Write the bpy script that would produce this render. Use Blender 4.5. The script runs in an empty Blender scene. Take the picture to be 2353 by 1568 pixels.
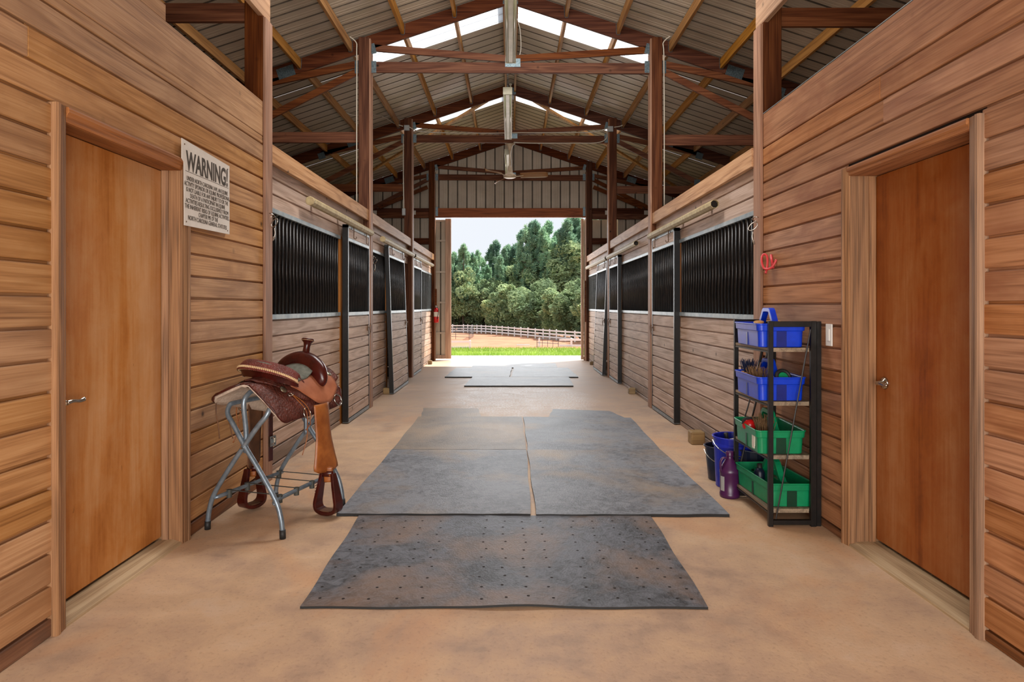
import bpy, math, random
from mathutils import Vector, Matrix
random.seed(7)
C = bpy.context.scene.collection
PI = math.pi
H = 1.33            # camera height
# ------------------------------------------------------------------ camera, world, lights, exposure
cam = bpy.data.cameras.new('camera'); co = bpy.data.objects.new('camera', cam); C.objects.link(co)
cam.sensor_width = 36; cam.lens = 36*1500/2353; cam.clip_end = 600; cam.clip_start = .05
cam.shift_x = (1176.5-1173)/2353; cam.shift_y = (704-784)/2353
co.location = (0, 0, H); co.rotation_euler = (PI/2, 0, 0)
S = bpy.context.scene; S.camera = co
S.view_settings.view_transform = 'Standard'; S.view_settings.look = 'None'
S.view_settings.gamma = 1; S.view_settings.use_curve_mapping = False; S.view_settings.exposure = 0.0
S.cycles.use_denoising = True; S.cycles.sample_clamp_indirect = 6; S.cycles.max_bounces = 8
w = bpy.data.worlds.new('sky'); S.world = w; w.use_nodes = True
nt = w.node_tree; bg = nt.nodes['Background']
tc = nt.nodes.new('ShaderNodeTexCoord'); nz = nt.nodes.new('ShaderNodeTexNoise'); nz.inputs['Scale'].default_value = 2.2
nz.inputs['Detail'].default_value = 4
cr = nt.nodes.new('ShaderNodeValToRGB'); cr.color_ramp.elements[0].position = .35; cr.color_ramp.elements[1].position = .6
cr.color_ramp.elements[0].color = (.86, .91, .99, 1); cr.color_ramp.elements[1].color = (.97, .985, 1, 1)
nt.links.new(tc.outputs['Generated'], nz.inputs['Vector']); nt.links.new(nz.outputs['Fac'], cr.inputs['Fac'])
nt.links.new(cr.outputs['Color'], bg.inputs['Color']); bg.inputs['Strength'].default_value = 1.0

def light(name, kind, loc, direction, energy, color, size=None, sy=None):
    l = bpy.data.lights.new(name, kind); l.energy = energy; l.color = color
    o = bpy.data.objects.new(name, l); C.objects.link(o); o.location = loc
    o.rotation_euler = Vector(direction).to_track_quat('-Z', 'Y').to_euler()
    if kind == 'AREA':
        l.shape = 'RECTANGLE'; l.size = size; l.size_y = sy
    return o
sun = light('sun', 'SUN', (10, 30, 20), (-1.9, -1.55, -3.49), 10, (1, .96, .88)); sun.data.angle = .012
light('doorway_fill', 'AREA', (0, -2.6, 1.9), (0, 1, .02), 235, (1, .98, .95), 3.4, 3.0)  # added fill lamp behind the camera, lifting daylight from the front opening
light('loft_fill', 'AREA', (0, 5.6, 4.75), (0, .5, -1), 175, (1, .98, .95), 3.0, 1.4)  # unseen fill lamp above the frame, added to brighten the stall bays
light('far_doorway_fill', 'AREA', (0, 19.5, 2.6), (0, -1, .12), 260, (.97, .98, 1), 4.2, 4.0)  # fill lamp added outside the far door, boosting its daylight
light('roof_fill', 'AREA', (0, -.4, .6), (0, .75, .75), 95, (1, .92, .82), 2.5, 1.5)  # upward fill lamp added to brighten the roof, in place of floor bounce

# ------------------------------------------------------------------ helpers
W = {}
def org(o): return W[o.name]
def tag(o, label=None, cat=None, group=None, kind=None):
    for k, v in (('label', label), ('category', cat), ('group', group), ('kind', kind)):
        if v: o[k] = v
    return o
def thing(name, label, cat, loc, group=None, kind=None):
    o = bpy.data.objects.new(name, None); C.objects.link(o); o.location = loc; W[o.name] = Vector(loc)
    o.empty_display_size = .1
    return tag(o, label, cat, group, kind)
def structure(name, loc=(0, 0, 0)):
    return thing(name, None, None, loc, kind='structure')
def mk(name, vf, m, parent=None, o=None, smooth=False, mods=()):
    V, F = vf
    if o is None:
        if parent is not None and len(V) > 4000: o = org(parent)
        else:
            n = len(V); o = Vector((sum(v[0] for v in V)/n, sum(v[1] for v in V)/n, min(v[2] for v in V)))
    o = Vector(o)
    me = bpy.data.meshes.new(name)
    me.from_pydata([(v[0]-o[0], v[1]-o[1], v[2]-o[2]) for v in V], [], F)
    if smooth:
        me.polygons.foreach_set('use_smooth', [True]*len(me.polygons))
    me.materials.append(m); me.update()
    ob = bpy.data.objects.new(name, me); C.objects.link(ob)
    W[ob.name] = o.copy()
    if parent is not None:
        ob.parent = parent; ob.location = o-org(parent)
    else: ob.location = o
    for f in mods: f(ob)
    return ob
def dup(src, loc, parent=None, name=None):
    c = src.copy(); C.objects.link(c); W[c.name] = Vector(loc)
    c.parent = parent; c.location = Vector(loc)-(org(parent) if parent is not None else Vector((0, 0, 0)))
    return c
def bevel(wd, seg=1):
    def f(o):
        b = o.modifiers.new('bevel', 'BEVEL'); b.width = wd; b.segments = seg; b.limit_method = 'ANGLE'
    return f
def solid(t, off=0):
    def f(o):
        b = o.modifiers.new('solid', 'SOLIDIFY'); b.thickness = t; b.offset = off
    return f
def subsurf(n):
    def f(o):
        b = o.modifiers.new('sub', 'SUBSURF'); b.levels = n; b.render_levels = n
    return f
def join(*vfs):
    V = []; F = []
    for v, f in vfs:
        n = len(V); V += list(v); F += [tuple(i+n for i in q) for q in f]
    return V, F
def box(x0, x1, y0, y1, z0, z1):
    V = [(x, y, z) for x in (x0, x1) for y in (y0, y1) for z in (z0, z1)]
    return V, [(0, 1, 3, 2), (4, 6, 7, 5), (0, 4, 5, 1), (2, 3, 7, 6), (0, 2, 6, 4), (1, 5, 7, 3)]
def beam(a, b, wd, dp, up=(0, 0, 1)):
    """box from a to b, width wd across, depth dp along up-ish"""
    a = Vector(a); b = Vector(b); d = (b-a).normalized(); up = Vector(up)
    s = d.cross(up).normalized(); u = s.cross(d).normalized()
    V = []
    for p in (a, b):
        for i, j in ((-1, -1), (1, -1), (1, 1), (-1, 1)):
            V.append(tuple(p+s*(i*wd/2)+u*(j*dp/2)))
    return V, [(3, 2, 1, 0), (4, 5, 6, 7), (0, 1, 5, 4), (1, 2, 6, 5), (2, 3, 7, 6), (3, 0, 4, 7)]
def extrude(prof, fn, a, b):
    """closed 2D profile swept between parameter a and b; fn(u,v,t)->xyz"""
    n = len(prof)
    V = [fn(p[0], p[1], a) for p in prof]+[fn(p[0], p[1], b) for p in prof]
    F = [(i, (i+1) % n, n+(i+1) % n, n+i) for i in range(n)]+[tuple(range(n))[::-1], tuple(range(n, 2*n))]
    return V, F
def catmull(P, n=6):
    P = [Vector(p) for p in P]; out = []
    for i in range(len(P)-1):
        p0 = P[max(i-1, 0)]; p1 = P[i]; p2 = P[i+1]; p3 = P[min(i+2, len(P)-1)]
        for k in range(n):
            t = k/n
            out.append(.5*((2*p1)+(p2-p0)*t+(2*p0-5*p1+4*p2-p3)*t*t+(3*p1-p0-3*p2+p3)*t**3))
    out.append(P[-1]); return out
def tube(P, r, seg=8, smooth_n=0, caps=True, closed=False):
    """r number or list of (ra, rb) per point; ring frame by parallel transport"""
    if smooth_n and not closed:
        if isinstance(r, (list, tuple)):
            rr = catmull([Vector((a, b, 0)) if isinstance(a, (int, float)) else Vector((a[0], a[1], 0)) for a, b in [(q if isinstance(q, tuple) else (q, q)) for q in r]], smooth_n)
            r = [(q[0], q[1]) for q in rr]
        P = catmull(P, smooth_n)
    P = [Vector(p) for p in P]; n = len(P); V = []; F = []
    nrm = None
    for i, p in enumerate(P):
        if closed: t = (P[(i+1) % n]-P[i-1]).normalized()
        else: t = (P[min(i+1, n-1)]-P[max(i-1, 0)]).normalized()
        if nrm is None:
            ref = Vector((0, 0, 1)) if abs(t.z) < .9 else Vector((0, 1, 0))
            nrm = (ref-t*ref.dot(t)).normalized()
        else:
            nrm = (nrm-t*nrm.dot(t)); nrm = nrm.normalized()
        b = t.cross(nrm)
        q = r[i] if isinstance(r, (list, tuple)) else (r, r)
        if isinstance(q, (int, float)): q = (q, q)
        for k in range(seg):
            a = 2*PI*k/seg
            V.append(tuple(p+nrm*(math.cos(a)*q[0])+b*(math.sin(a)*q[1])))
    m = n if closed else n-1
    for i in range(m):
        for k in range(seg):
            j = (i+1) % n
            F.append((i*seg+k, i*seg+(k+1) % seg, j*seg+(k+1) % seg, j*seg+k))
    if caps and not closed:
        F.append(tuple(range(seg))[::-1]); F.append(tuple(range((n-1)*seg, n*seg)))
    return V, F
def lathe(prof, c, seg=20, tilt=None, cap=True):
    V = []; F = []
    for r, z in prof:
        for k in range(seg):
            a = 2*PI*k/seg; V.append(Vector((r*math.cos(a), r*math.sin(a), z)))
    for i in range(len(prof)-1):
        for k in range(seg):
            F.append((i*seg+k, i*seg+(k+1) % seg, (i+1)*seg+(k+1) % seg, (i+1)*seg+k))
    if cap:
        F.append(tuple(range(seg))[::-1]); F.append(tuple(range((len(prof)-1)*seg, len(prof)*seg)))
    if tilt is not None: V = [tilt @ v for v in V]
    return [tuple(v+Vector(c)) for v in V], F
def ring(c, R, r, nrm, seg=16, s2=6, sx=1.0):
    n = Vector(nrm).normalized(); a = n.orthogonal().normalized(); b = n.cross(a)
    P = [Vector(c)+a*(R*math.cos(2*PI*i/seg))+b*(R*sx*math.sin(2*PI*i/seg)) for i in range(seg)]
    return tube(P, r, s2, closed=True)
def grid(fn, nu, nv):
    V = [fn(i/nu, j/nv) for i in range(nu+1) for j in range(nv+1)]
    F = [(i*(nv+1)+j, (i+1)*(nv+1)+j, (i+1)*(nv+1)+j+1, i*(nv+1)+j+1) for i in range(nu) for j in range(nv)]
    return V, F
def xform(vf, f): return [tuple(f(Vector(v))) for v in vf[0]], vf[1]

# ------------------------------------------------------------------ materials
def lin(c):
    if isinstance(c, str):
        c = tuple(int(c[i:i+2], 16)/255 for i in (0, 2, 4))
    return tuple((x/12.92 if x <= .04045 else ((x+.055)/1.055)**2.4) for x in c)+(1,)
class N:
    def __init__(s, name):
        s.m = bpy.data.materials.new(name); s.m.use_nodes = True; s.t = s.m.node_tree
        s.b = s.t.nodes['Principled BSDF']
    def n(s, kind, **kw):
        q = s.t.nodes.new('ShaderNode'+kind)
        for k, v in kw.items():
            if k in q.inputs: q.inputs[k].default_value = v
            else: setattr(q, k, v)
        return q
    def l(s, a, b): s.t.links.new(a, b)
    def ramp(s, src, stops, interp='LINEAR'):
        r = s.n('ValToRGB'); e = r.color_ramp.elements; r.color_ramp.interpolation = interp
        while len(e) < len(stops): e.new(.5)
        for q, (p, c) in zip(e, stops): q.position = p; q.color = c if len(c) == 4 else (*c, 1)
        s.l(src, r.inputs['Fac']); return r.outputs['Color']
    def mix(s, fac, a, b, mode='MIX'):
        q = s.n('Mix', data_type='RGBA', blend_type=mode)
        for sock, v in ((q.inputs[0], fac), (q.inputs[6], a), (q.inputs[7], b)):
            if hasattr(v, 'links'): s.l(v, sock)
            else: sock.default_value = v
        return q.outputs[2]
    def math(s, op, a, b=None, c=None):
        q = s.n('Math', operation=op)
        for i, v in enumerate((a, b, c)):
            if v is None: continue
            if hasattr(v, 'links'): s.l(v, q.inputs[i])
            else: q.inputs[i].default_value = v
        return q.outputs[0]
    def noise(s, vec, scale, detail=4, rough=.55, dist=0):
        q = s.n('TexNoise', Scale=scale, Detail=detail, Roughness=rough, Distortion=dist)
        if vec is not None: s.l(vec, q.inputs['Vector'])
        return q.outputs['Fac']
    def scaled(s, vec, sc, loc=None):
        q = s.n('Mapping'); q.inputs['Scale'].default_value = sc; s.l(vec, q.inputs['Vector'])
        if loc is not None: s.l(loc, q.inputs['Location'])
        return q.outputs['Vector']
    def bump(s, h, strength=.3, dist=.01):
        q = s.n('Bump', Strength=strength, Distance=dist); s.l(h, q.inputs['Height']); s.l(q.outputs['Normal'], s.b.inputs['Normal'])
    def set(s, **kw):
        for k, v in kw.items():
            k = k.replace('_', ' ')
            if hasattr(v, 'links'): s.l(v, s.b.inputs[k])
            else: s.b.inputs[k].default_value = v
        return s
def wood(name, axis, dark, mid, light_, knots=True, rough=.6, var=.25, stain=None, bumpy=.25, fig=1.0, spec=.3):
    q = N(name); g = q.n('NewGeometry'); oi = q.n('ObjectInfo')
    off = q.n('CombineXYZ')
    r1 = q.math('MULTIPLY', oi.outputs['Random'], 37.0)
    r2 = q.math('FRACT', q.math('MULTIPLY', oi.outputs['Random'], 91.7))
    for i in range(3): q.l(r1, off.inputs[i])
    lo, hi = 1.1, 16
    sc = {'X': (lo, hi, hi), 'Y': (hi, lo, hi), 'Z': (hi, hi, lo)}[axis]
    v = q.scaled(g.outputs['Position'], sc, off.outputs[0])
    fine = q.noise(q.scaled(g.outputs['Position'], tuple(k*(8 if k > 2 else 2.2) for k in sc), off.outputs[0]), 1.0, 4, .55)
    f = q.noise(v, .42, 2, .5, .35)
    rings = q.math('SINE', q.math('MULTIPLY', f, 42*fig))
    rings = q.math('MULTIPLY_ADD', rings, .5, .5)
    fac = q.math('ADD', q.math('MULTIPLY', fine, .8), q.math('MULTIPLY', rings, .2))
    col = q.ramp(fac, [(.24, lin(dark)), (.5, lin(mid)), (.8, lin(light_))])
    if stain:
        st = q.noise(q.scaled(g.outputs['Position'], tuple(1 if k < 2 else 3 for k in sc), off.outputs[0]), 1.6, 4, .6, .5)
        col = q.mix(q.ramp(st, [(.5, (0, 0, 0)), (.68, (.75, .75, .75))]), col, lin(stain))
    if knots:
        vo = q.n('TexVoronoi', Scale=5.2); q.l(q.scaled(g.outputs['Position'], (1, 1, 1), off.outputs[0]), vo.inputs['Vector'])
        sel = q.ramp(vo.outputs['Color'], [(.52, (0, 0, 0)), (.54, (1, 1, 1))])
        k = q.ramp(vo.outputs['Distance'], [(.025, (1, 1, 1)), (.06, (.8, .8, .8)), (.085, (.35, .35, .35)), (.15, (0, 0, 0))])
        kf = q.mix(1.0, sel, k, 'MULTIPLY')
        col = q.mix(kf, col, lin(tuple(x*.42 for x in lin2(dark))))
    hs = q.n('HueSaturation'); q.l(col, hs.inputs['Color'])
    q.l(q.math('MULTIPLY_ADD', r2, var, 1-var/2), hs.inputs['Value'])
    q.l(q.math('MULTIPLY_ADD', oi.outputs['Random'], -.2, 1.06), hs.inputs['Saturation'])
    q.set(Base_Color=hs.outputs['Color'], Roughness=rough, Specular_IOR_Level=spec)
    q.bump(fac, bumpy, .006); return q.m
def lin2(c):
    return tuple(int(c[i:i+2], 16)/255 for i in (0, 2, 4)) if isinstance(c, str) else c
def plain(name, c, rough=.5, metal=0, spec=.5, var=.0, ns=8, c2=None, bumpy=0, bs=60):
    q = N(name); q.set(Roughness=rough, Metallic=metal, Specular_IOR_Level=spec)
    g = q.n('NewGeometry')
    if c2 is not None:
        f = q.noise(g.outputs['Position'], ns, 5, .6)
        q.set(Base_Color=q.ramp(f, [(.35, lin(c)), (.65, lin(c2))]))
    else: q.b.inputs['Base Color'].default_value = lin(c)
    if bumpy: q.bump(q.noise(g.outputs['Position'], bs, 3), bumpy, .004)
    return q.m

M = {}
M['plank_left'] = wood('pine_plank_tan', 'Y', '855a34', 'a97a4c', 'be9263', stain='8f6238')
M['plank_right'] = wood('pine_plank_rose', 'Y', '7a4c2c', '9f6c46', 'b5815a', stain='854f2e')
M['plank_stall'] = wood('pine_plank_washed', 'Y', '8d725c', 'b89a86', 'd0b5a2', stain='a5866c')
M['plank_wornend'] = wood('pine_board_amber', 'Z', '7a4210', 'a8651f', 'b9782f', knots=False)
M['plank_base'] = wood('dark_base_board', 'Y', '54331c', '75492a', '8f5f3c', stain='5a4030')
M['plank_basegrey'] = wood('grey_base_board', 'Y', '705c4e', '90796a', 'a58f80', stain='75604e')
M['cap'] = wood('cap_board', 'Y', '8d5f3b', 'b5865c', 'cb9f75')
M['post'] = wood('dark_stained_post', 'Z', '351606', '502810', '6c3e1e', rough=.6, var=.2, spec=.1)
M['rafter'] = wood('dark_stained_rafter', 'X', '331407', '502611', '69391d', rough=.6, var=.2, spec=.1)
M['chord'] = wood('stained_chord', 'X', '3f1b0a', '64361b', '7f4d2b', rough=.6, var=.25, spec=.12)
M['header'] = wood('header_beam', 'X', '5e2c14', '8a4a26', 'a05f36', rough=.6)
M['postface'] = wood('trim_strip_wood', 'Z', '74503a', '94694e', 'a97f62', knots=False)
M['purlin'] = wood('golden_purlin', 'Y', '7a4a1c', 'a5702f', 'bd8742', rough=.6)
M['casing'] = wood('door_casing_wood', 'Z', '5f4632', '8c6648', 'a8805c', knots=False, bumpy=.5)
M['casing_h'] = wood('door_head_casing_wood', 'Y', '6e4428', '935f3a', 'a8734a', knots=False, bumpy=.5)
M['threshold'] = wood('threshold_wood', 'Y', '8f7350', 'b89b72', 'c9b08a', knots=False)
def veneer(name, cs, rough):
    q = N(name); P = q.n('NewGeometry').outputs['Position']
    a = q.noise(q.scaled(P, (1, 3.2, .45)), 1.3, 6, .62, .5); b = q.noise(P, 7, 6, .7, .4); c = q.noise(q.scaled(P, (60, 60, 3)), 1, 3)
    f = q.math('ADD', q.math('MULTIPLY', a, .62), q.math('ADD', q.math('MULTIPLY', b, .23), q.math('MULTIPLY', c, .15)))
    col = q.ramp(f, [(.36, lin(cs[0])), (.46, lin(cs[1])), (.54, lin(cs[2])), (.66, lin(cs[3]))])
    sp = q.noise(q.scaled(P, (1, 30, 9)), 1.2, 3, .8); col = q.mix(q.ramp(sp, [(.70, (0, 0, 0)), (.74, (.5, .5, .5))]), col, lin('6d431f'))
    q.set(Base_Color=col, Roughness=rough, Specular_IOR_Level=.35); q.bump(c, .05, .003); return q.m
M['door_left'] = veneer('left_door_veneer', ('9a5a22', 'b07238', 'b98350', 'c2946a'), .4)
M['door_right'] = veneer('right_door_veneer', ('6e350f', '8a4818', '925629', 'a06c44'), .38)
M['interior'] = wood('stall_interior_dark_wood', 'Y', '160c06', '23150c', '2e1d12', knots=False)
M['block'] = wood('wood_stop_block', 'X', '6a5234', '8b7048', 'a08458', knots=False)
M['frame_tan'] = wood('leaf_frame_wood', 'Z', '94705a', 'b39076', 'c8a88e', knots=False)
M['sheet'] = plain('beige_ribbed_metal', 'ab9c88', .5, 0, .3, c2='bbac98', ns=1.2)
M['sheet_wall'] = plain('beige_wall_metal', 'a89a88', .5, 0, .3, c2='bcae9c', ns=1.5)
q = N('translucent_skylight'); tr = q.n('BsdfTranslucent'); tr.inputs['Color'].default_value = (.62, .64, .68, 1)
tp = q.n('BsdfTransparent'); ms = q.n('MixShader'); ms.inputs[0].default_value = .03
q.l(tr.outputs[0], ms.inputs[1]); q.l(tp.outputs[0], ms.inputs[2]); q.l(ms.outputs[0], q.t.nodes['Material Output'].inputs['Surface']); M['skylight'] = q.m
M['steel'] = plain('galvanised_steel', '8a9296', .4, .6, .5, c2='6f787c', ns=14)
M['railsteel'] = plain('dull_grill_rail_steel', '7c8a90', .45, .4, .5, c2='a2a8a8', ns=9)
M['plate'] = plain('truss_plate_steel', '7f8e92', .35, .75, .5, c2='55646c', ns=60)
M['blacksteel'] = plain('black_painted_steel', '141414', .35, .2, .5, c2='1f1c1b', ns=30)
M['bar'] = plain('black_enamel_bar', '16171a', .3, .3, .5, c2='2a2624', ns=10)
M['tubecream'] = plain('dirty_cream_track_cover', 'b5a47c', .55, 0, .3, c2='9a8560', ns=14)
M['white'] = plain('off_white_paint', 'cfc8ba', .45)
M['fixture'] = plain('fixture_enamel', 'bfb9a2', .4, 0, .4, c2='a9a58d', ns=6)
M['lens'] = plain('fixture_tube_glass', 'b4b695', .25, 0, .5)
M['whiteplastic'] = plain('white_plastic', 'dedcd6', .35)
M['greybox'] = plain('grey_electrical_box', '9a9a98', .5)
M['chrome'] = plain('worn_chrome', 'b9b6ae', .2, 1)
M['brass'] = plain('rusted_latch_metal', '7a5c44', .55, .6, c2='4a3526', ns=60)
M['red'] = plain('red_rubber_coat', 'c23a3c', .35)
M['extred'] = plain('extinguisher_red', 'b01414', .25)
M['grass'] = None
def foliage(name, a, b, c):
    q = N(name); oi = q.n('ObjectInfo'); g = q.n('NewGeometry')
    f = q.noise(g.outputs['Position'], .5, 3); f2 = q.noise(g.outputs['Position'], 6, 2)
    col = q.ramp(q.math('ADD', q.math('MULTIPLY', f, .5), q.math('MULTIPLY', f2, .5)), [(.38, lin(a)), (.52, lin(b)), (.66, lin(c))])
    hs = q.n('HueSaturation'); q.l(col, hs.inputs['Color']); q.l(q.math('MULTIPLY_ADD', oi.outputs['Random'], .5, .78), hs.inputs['Value'])
    q.l(q.math('MULTIPLY_ADD', oi.outputs['Random'], -.03, .515), hs.inputs['Hue'])
    d = q.n('BsdfDiffuse'); t = q.n('BsdfTranslucent'); x = q.n('MixShader'); x.inputs[0].default_value = .4
    q.l(hs.outputs[0], d.inputs[0]); q.l(hs.outputs[0], t.inputs[0]); q.l(d.outputs[0], x.inputs[1]); q.l(t.outputs[0], x.inputs[2])
    q.l(x.outputs[0], q.t.nodes['Material Output'].inputs['Surface']); return q.m
M['leaf'] = foliage('broad_leaf_green', '6f846a', '9bb086', 'ccd8a4')
M['needle'] = foliage('pine_needle_green', '6f9484', '98ba9c', 'bcd4b0')
M['bark'] = plain('grey_bark', '6d6055', .9, c2='4d443c', ns=8)
M['blade'] = foliage('lawn_green', '6c9236', '8caa48', 'a8c060')

# concrete floor
def concrete():
    q = N('dusty_tan_concrete'); g = q.n('NewGeometry'); P = g.outputs['Position']
    a = q.noise(P, .9, 6, .62, .4); b = q.noise(P, 5, 6, .65, .3); c = q.noise(P, 55, 3, .6)
    col = q.ramp(q.math('ADD', q.math('MULTIPLY', a, .6), q.math('MULTIPLY', b, .4)),
                 [(.36, lin('9a8270')), (.47, lin('b89a80')), (.56, lin('c6a686')), (.68, lin('ccb29a'))])
    o = q.noise(q.scaled(P, (1, .7, 1)), 1.1, 5, .6, 1.0)
    col = q.mix(q.ramp(o, [(.52, (0, 0, 0)), (.66, (.55, .55, .55))]), col, lin('c8976e'))
    col = q.mix(q.ramp(c, [(.3, (.25, .25, .25)), (.45, (0, 0, 0))]), col, lin('6d5442'))
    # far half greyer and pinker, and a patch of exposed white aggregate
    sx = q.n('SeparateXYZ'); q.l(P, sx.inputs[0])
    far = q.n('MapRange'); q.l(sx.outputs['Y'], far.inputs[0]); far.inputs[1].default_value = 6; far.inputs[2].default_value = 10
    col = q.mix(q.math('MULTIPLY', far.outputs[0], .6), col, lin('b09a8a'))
    vv = q.n('Vector' + 'Math', operation='DISTANCE'); q.l(q.scaled(P, (1, .62, 0)), vv.inputs[0]); vv.inputs[1].default_value = (.1, 5.85, 0)
    dd = q.math('ADD', vv.outputs['Value'], q.math('MULTIPLY', q.noise(P, 1.7, 4), 1.2))
    pm = q.n('MapRange'); q.l(dd, pm.inputs[0]); pm.inputs[1].default_value = 1.75; pm.inputs[2].default_value = 1.35
    sp = q.noise(P, 34, 2, .7); spk = q.ramp(sp, [(.5, (0, 0, 0)), (.58, (1, 1, 1))])
    col = q.mix(q.mix(1.0, pm.outputs[0], q.mix(.72, (.55, .55, .55, 1), spk), 'MULTIPLY'), col, lin('dcd6d2'))
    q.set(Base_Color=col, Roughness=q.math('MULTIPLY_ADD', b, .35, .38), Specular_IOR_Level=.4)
    q.bump(q.math('ADD', q.math('MULTIPLY', c, .3), b), .22, .01); return q.m
M['concrete'] = concrete()
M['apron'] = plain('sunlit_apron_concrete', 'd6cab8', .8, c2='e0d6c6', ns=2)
def rubber(name, a, b, dust, dustpos=.56, hexs=90):
    q = N(name); g = q.n('NewGeometry'); oi = q.n('ObjectInfo'); P = g.outputs['Position']
    off = q.n('CombineXYZ'); q.l(q.math('MULTIPLY', oi.outputs['Random'], 20.), off.inputs[0]); q.l(q.math('MULTIPLY', oi.outputs['Random'], 13.), off.inputs[1])
    PP = q.scaled(P, (1, 1, 1), off.outputs[0])
    n1 = q.noise(PP, 1.6, 7, .65, .6); n2 = q.noise(PP, 14, 5, .7, 1.4)
    col = q.ramp(q.math('ADD', q.math('MULTIPLY', n1, .4), q.math('MULTIPLY', n2, .6)), [(.4, lin(a)), (.56, lin(b))])
    d = q.noise(PP, 1.3, 6, .62, .3)
    col = q.mix(q.ramp(d, [(dustpos-.1, (0, 0, 0)), (dustpos+.1, (.8, .8, .8))]), col, lin(dust))
    vo = q.n('TexVoronoi', Scale=hexs); q.l(P, vo.inputs['Vector'])
    q.set(Base_Color=col, Roughness=q.math('MULTIPLY_ADD', n2, .3, .36), Specular_IOR_Level=.45)
    q.bump(q.math('ADD', vo.outputs['Distance'], n2), .3, .004); return q.m
M['mat'] = rubber('grey_rubber', '53555a', '808389', '94826f', .60)
M['mat_worn'] = rubber('worn_dark_rubber', '36383c', '666a72', '8a705c', .55)
M['mat_dusty'] = rubber('dusty_brown_rubber', '625b56', '827a72', '9c8874', .5)
M['mat_edge'] = plain('black_rubber_edge', '151515', .7)
M['dirt'] = plain('red_arena_dirt', '9c6a50', .9, c2='b07e60', ns=.5)
M['earth'] = plain('woodland_earth', '5f6b3a', .9, c2='77804a', ns=.8)
M['hole'] = plain('punched_hole_dark', '1a120c', .9)
M['vinyl'] = plain('white_vinyl_fence', 'f0f0f2', .5)
M['pipe'] = plain('grey_pipe_panel', '5d646c', .45, .3)

# ------------------------------------------------------------------ layout numbers
PY = [-2.45, 1.21, 4.87, 8.52, 12.18, 15.84]
XL, XR = -1.847, 1.885            # faces of the two tack room walls
SL, SR = -1.918, 1.902            # faces of the stall planks
RB, RT, PITCH = 5.315, 5.51, .333
PX = 1.845                        # inner face of posts beyond the tack rooms
ENDY = 15.96
EAVE = 5.55

# ------------------------------------------------------------------ floor
fl = structure('floor', (0, 0, 0))
slabs = [(-3.0, -1.2), (-1.195, 5.005), (5.01, 8.66), (8.665, 12.3), (12.305, 17.4)]
for a, b in slabs:
    mk('floor_slab', box(-2.02 if a > -1.3 else -2.02, 2.06, a, b, -.1, 0), M['concrete'] if b < 17 else M['concrete'], fl, mods=[bevel(.003)])
for sx in (-1, 1):
    mk('floor_slab', box(*( (-5.6, -2.02) if sx < 0 else (2.06, 5.6)), -3, 15.95, -.1, -.005), M['concrete'], fl)
mk('floor_base', box(-5.6, 5.6, -3, 17.4, -.14, -.1), M['interior'], fl)
tag(mk('apron', box(-9, 9, 17.4, 17.62, -.14, -.004), M['apron']), kind='structure')

# ------------------------------------------------------------------ plank helpers
PIT = .1295
def plank_prof(h, lap=True):
    if not lap: return [(0, 0), (0, h), (.015, h), (.019, h-.004), (.019, .004), (.015, 0)]
    return [(0, 0), (0, h), (.001, h), (.001, h-.012), (.0155, h-.012), (.019, h-.0155), (.019, .0045), (.0155, .001), (.001, .001), (.001, 0)]
def plank(face, sgn, y0, y1, z, h, m, parent, name='plank', lap=True):
    """face: X of aisle side; sgn +1 when the aisle lies towards +X"""
    j = random.uniform(-.0018, .0018)
    f = lambda n, zz, t: (face+sgn*(n-.019+j), t, z+zz)
    return mk(name, extrude(plank_prof(h, lap), f, y0, y1), m, parent)
def plank_field(face, sgn, y0, y1, ztop, zbot, m, parent, splits=()):
    z = ztop
    k = 0
    while z > zbot+.02:
        h = min(PIT, z-zbot)
        ys = [y0]+[s for s, kk in splits if kk == k and y0 < s < y1]+[y1]
        for a, b in zip(ys, ys[1:]): plank(face, sgn, a+.0008, b-.0008, z-h, h, m if z-h > .06 else M['plank_basegrey'], parent)
        z -= h; k += 1

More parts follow.
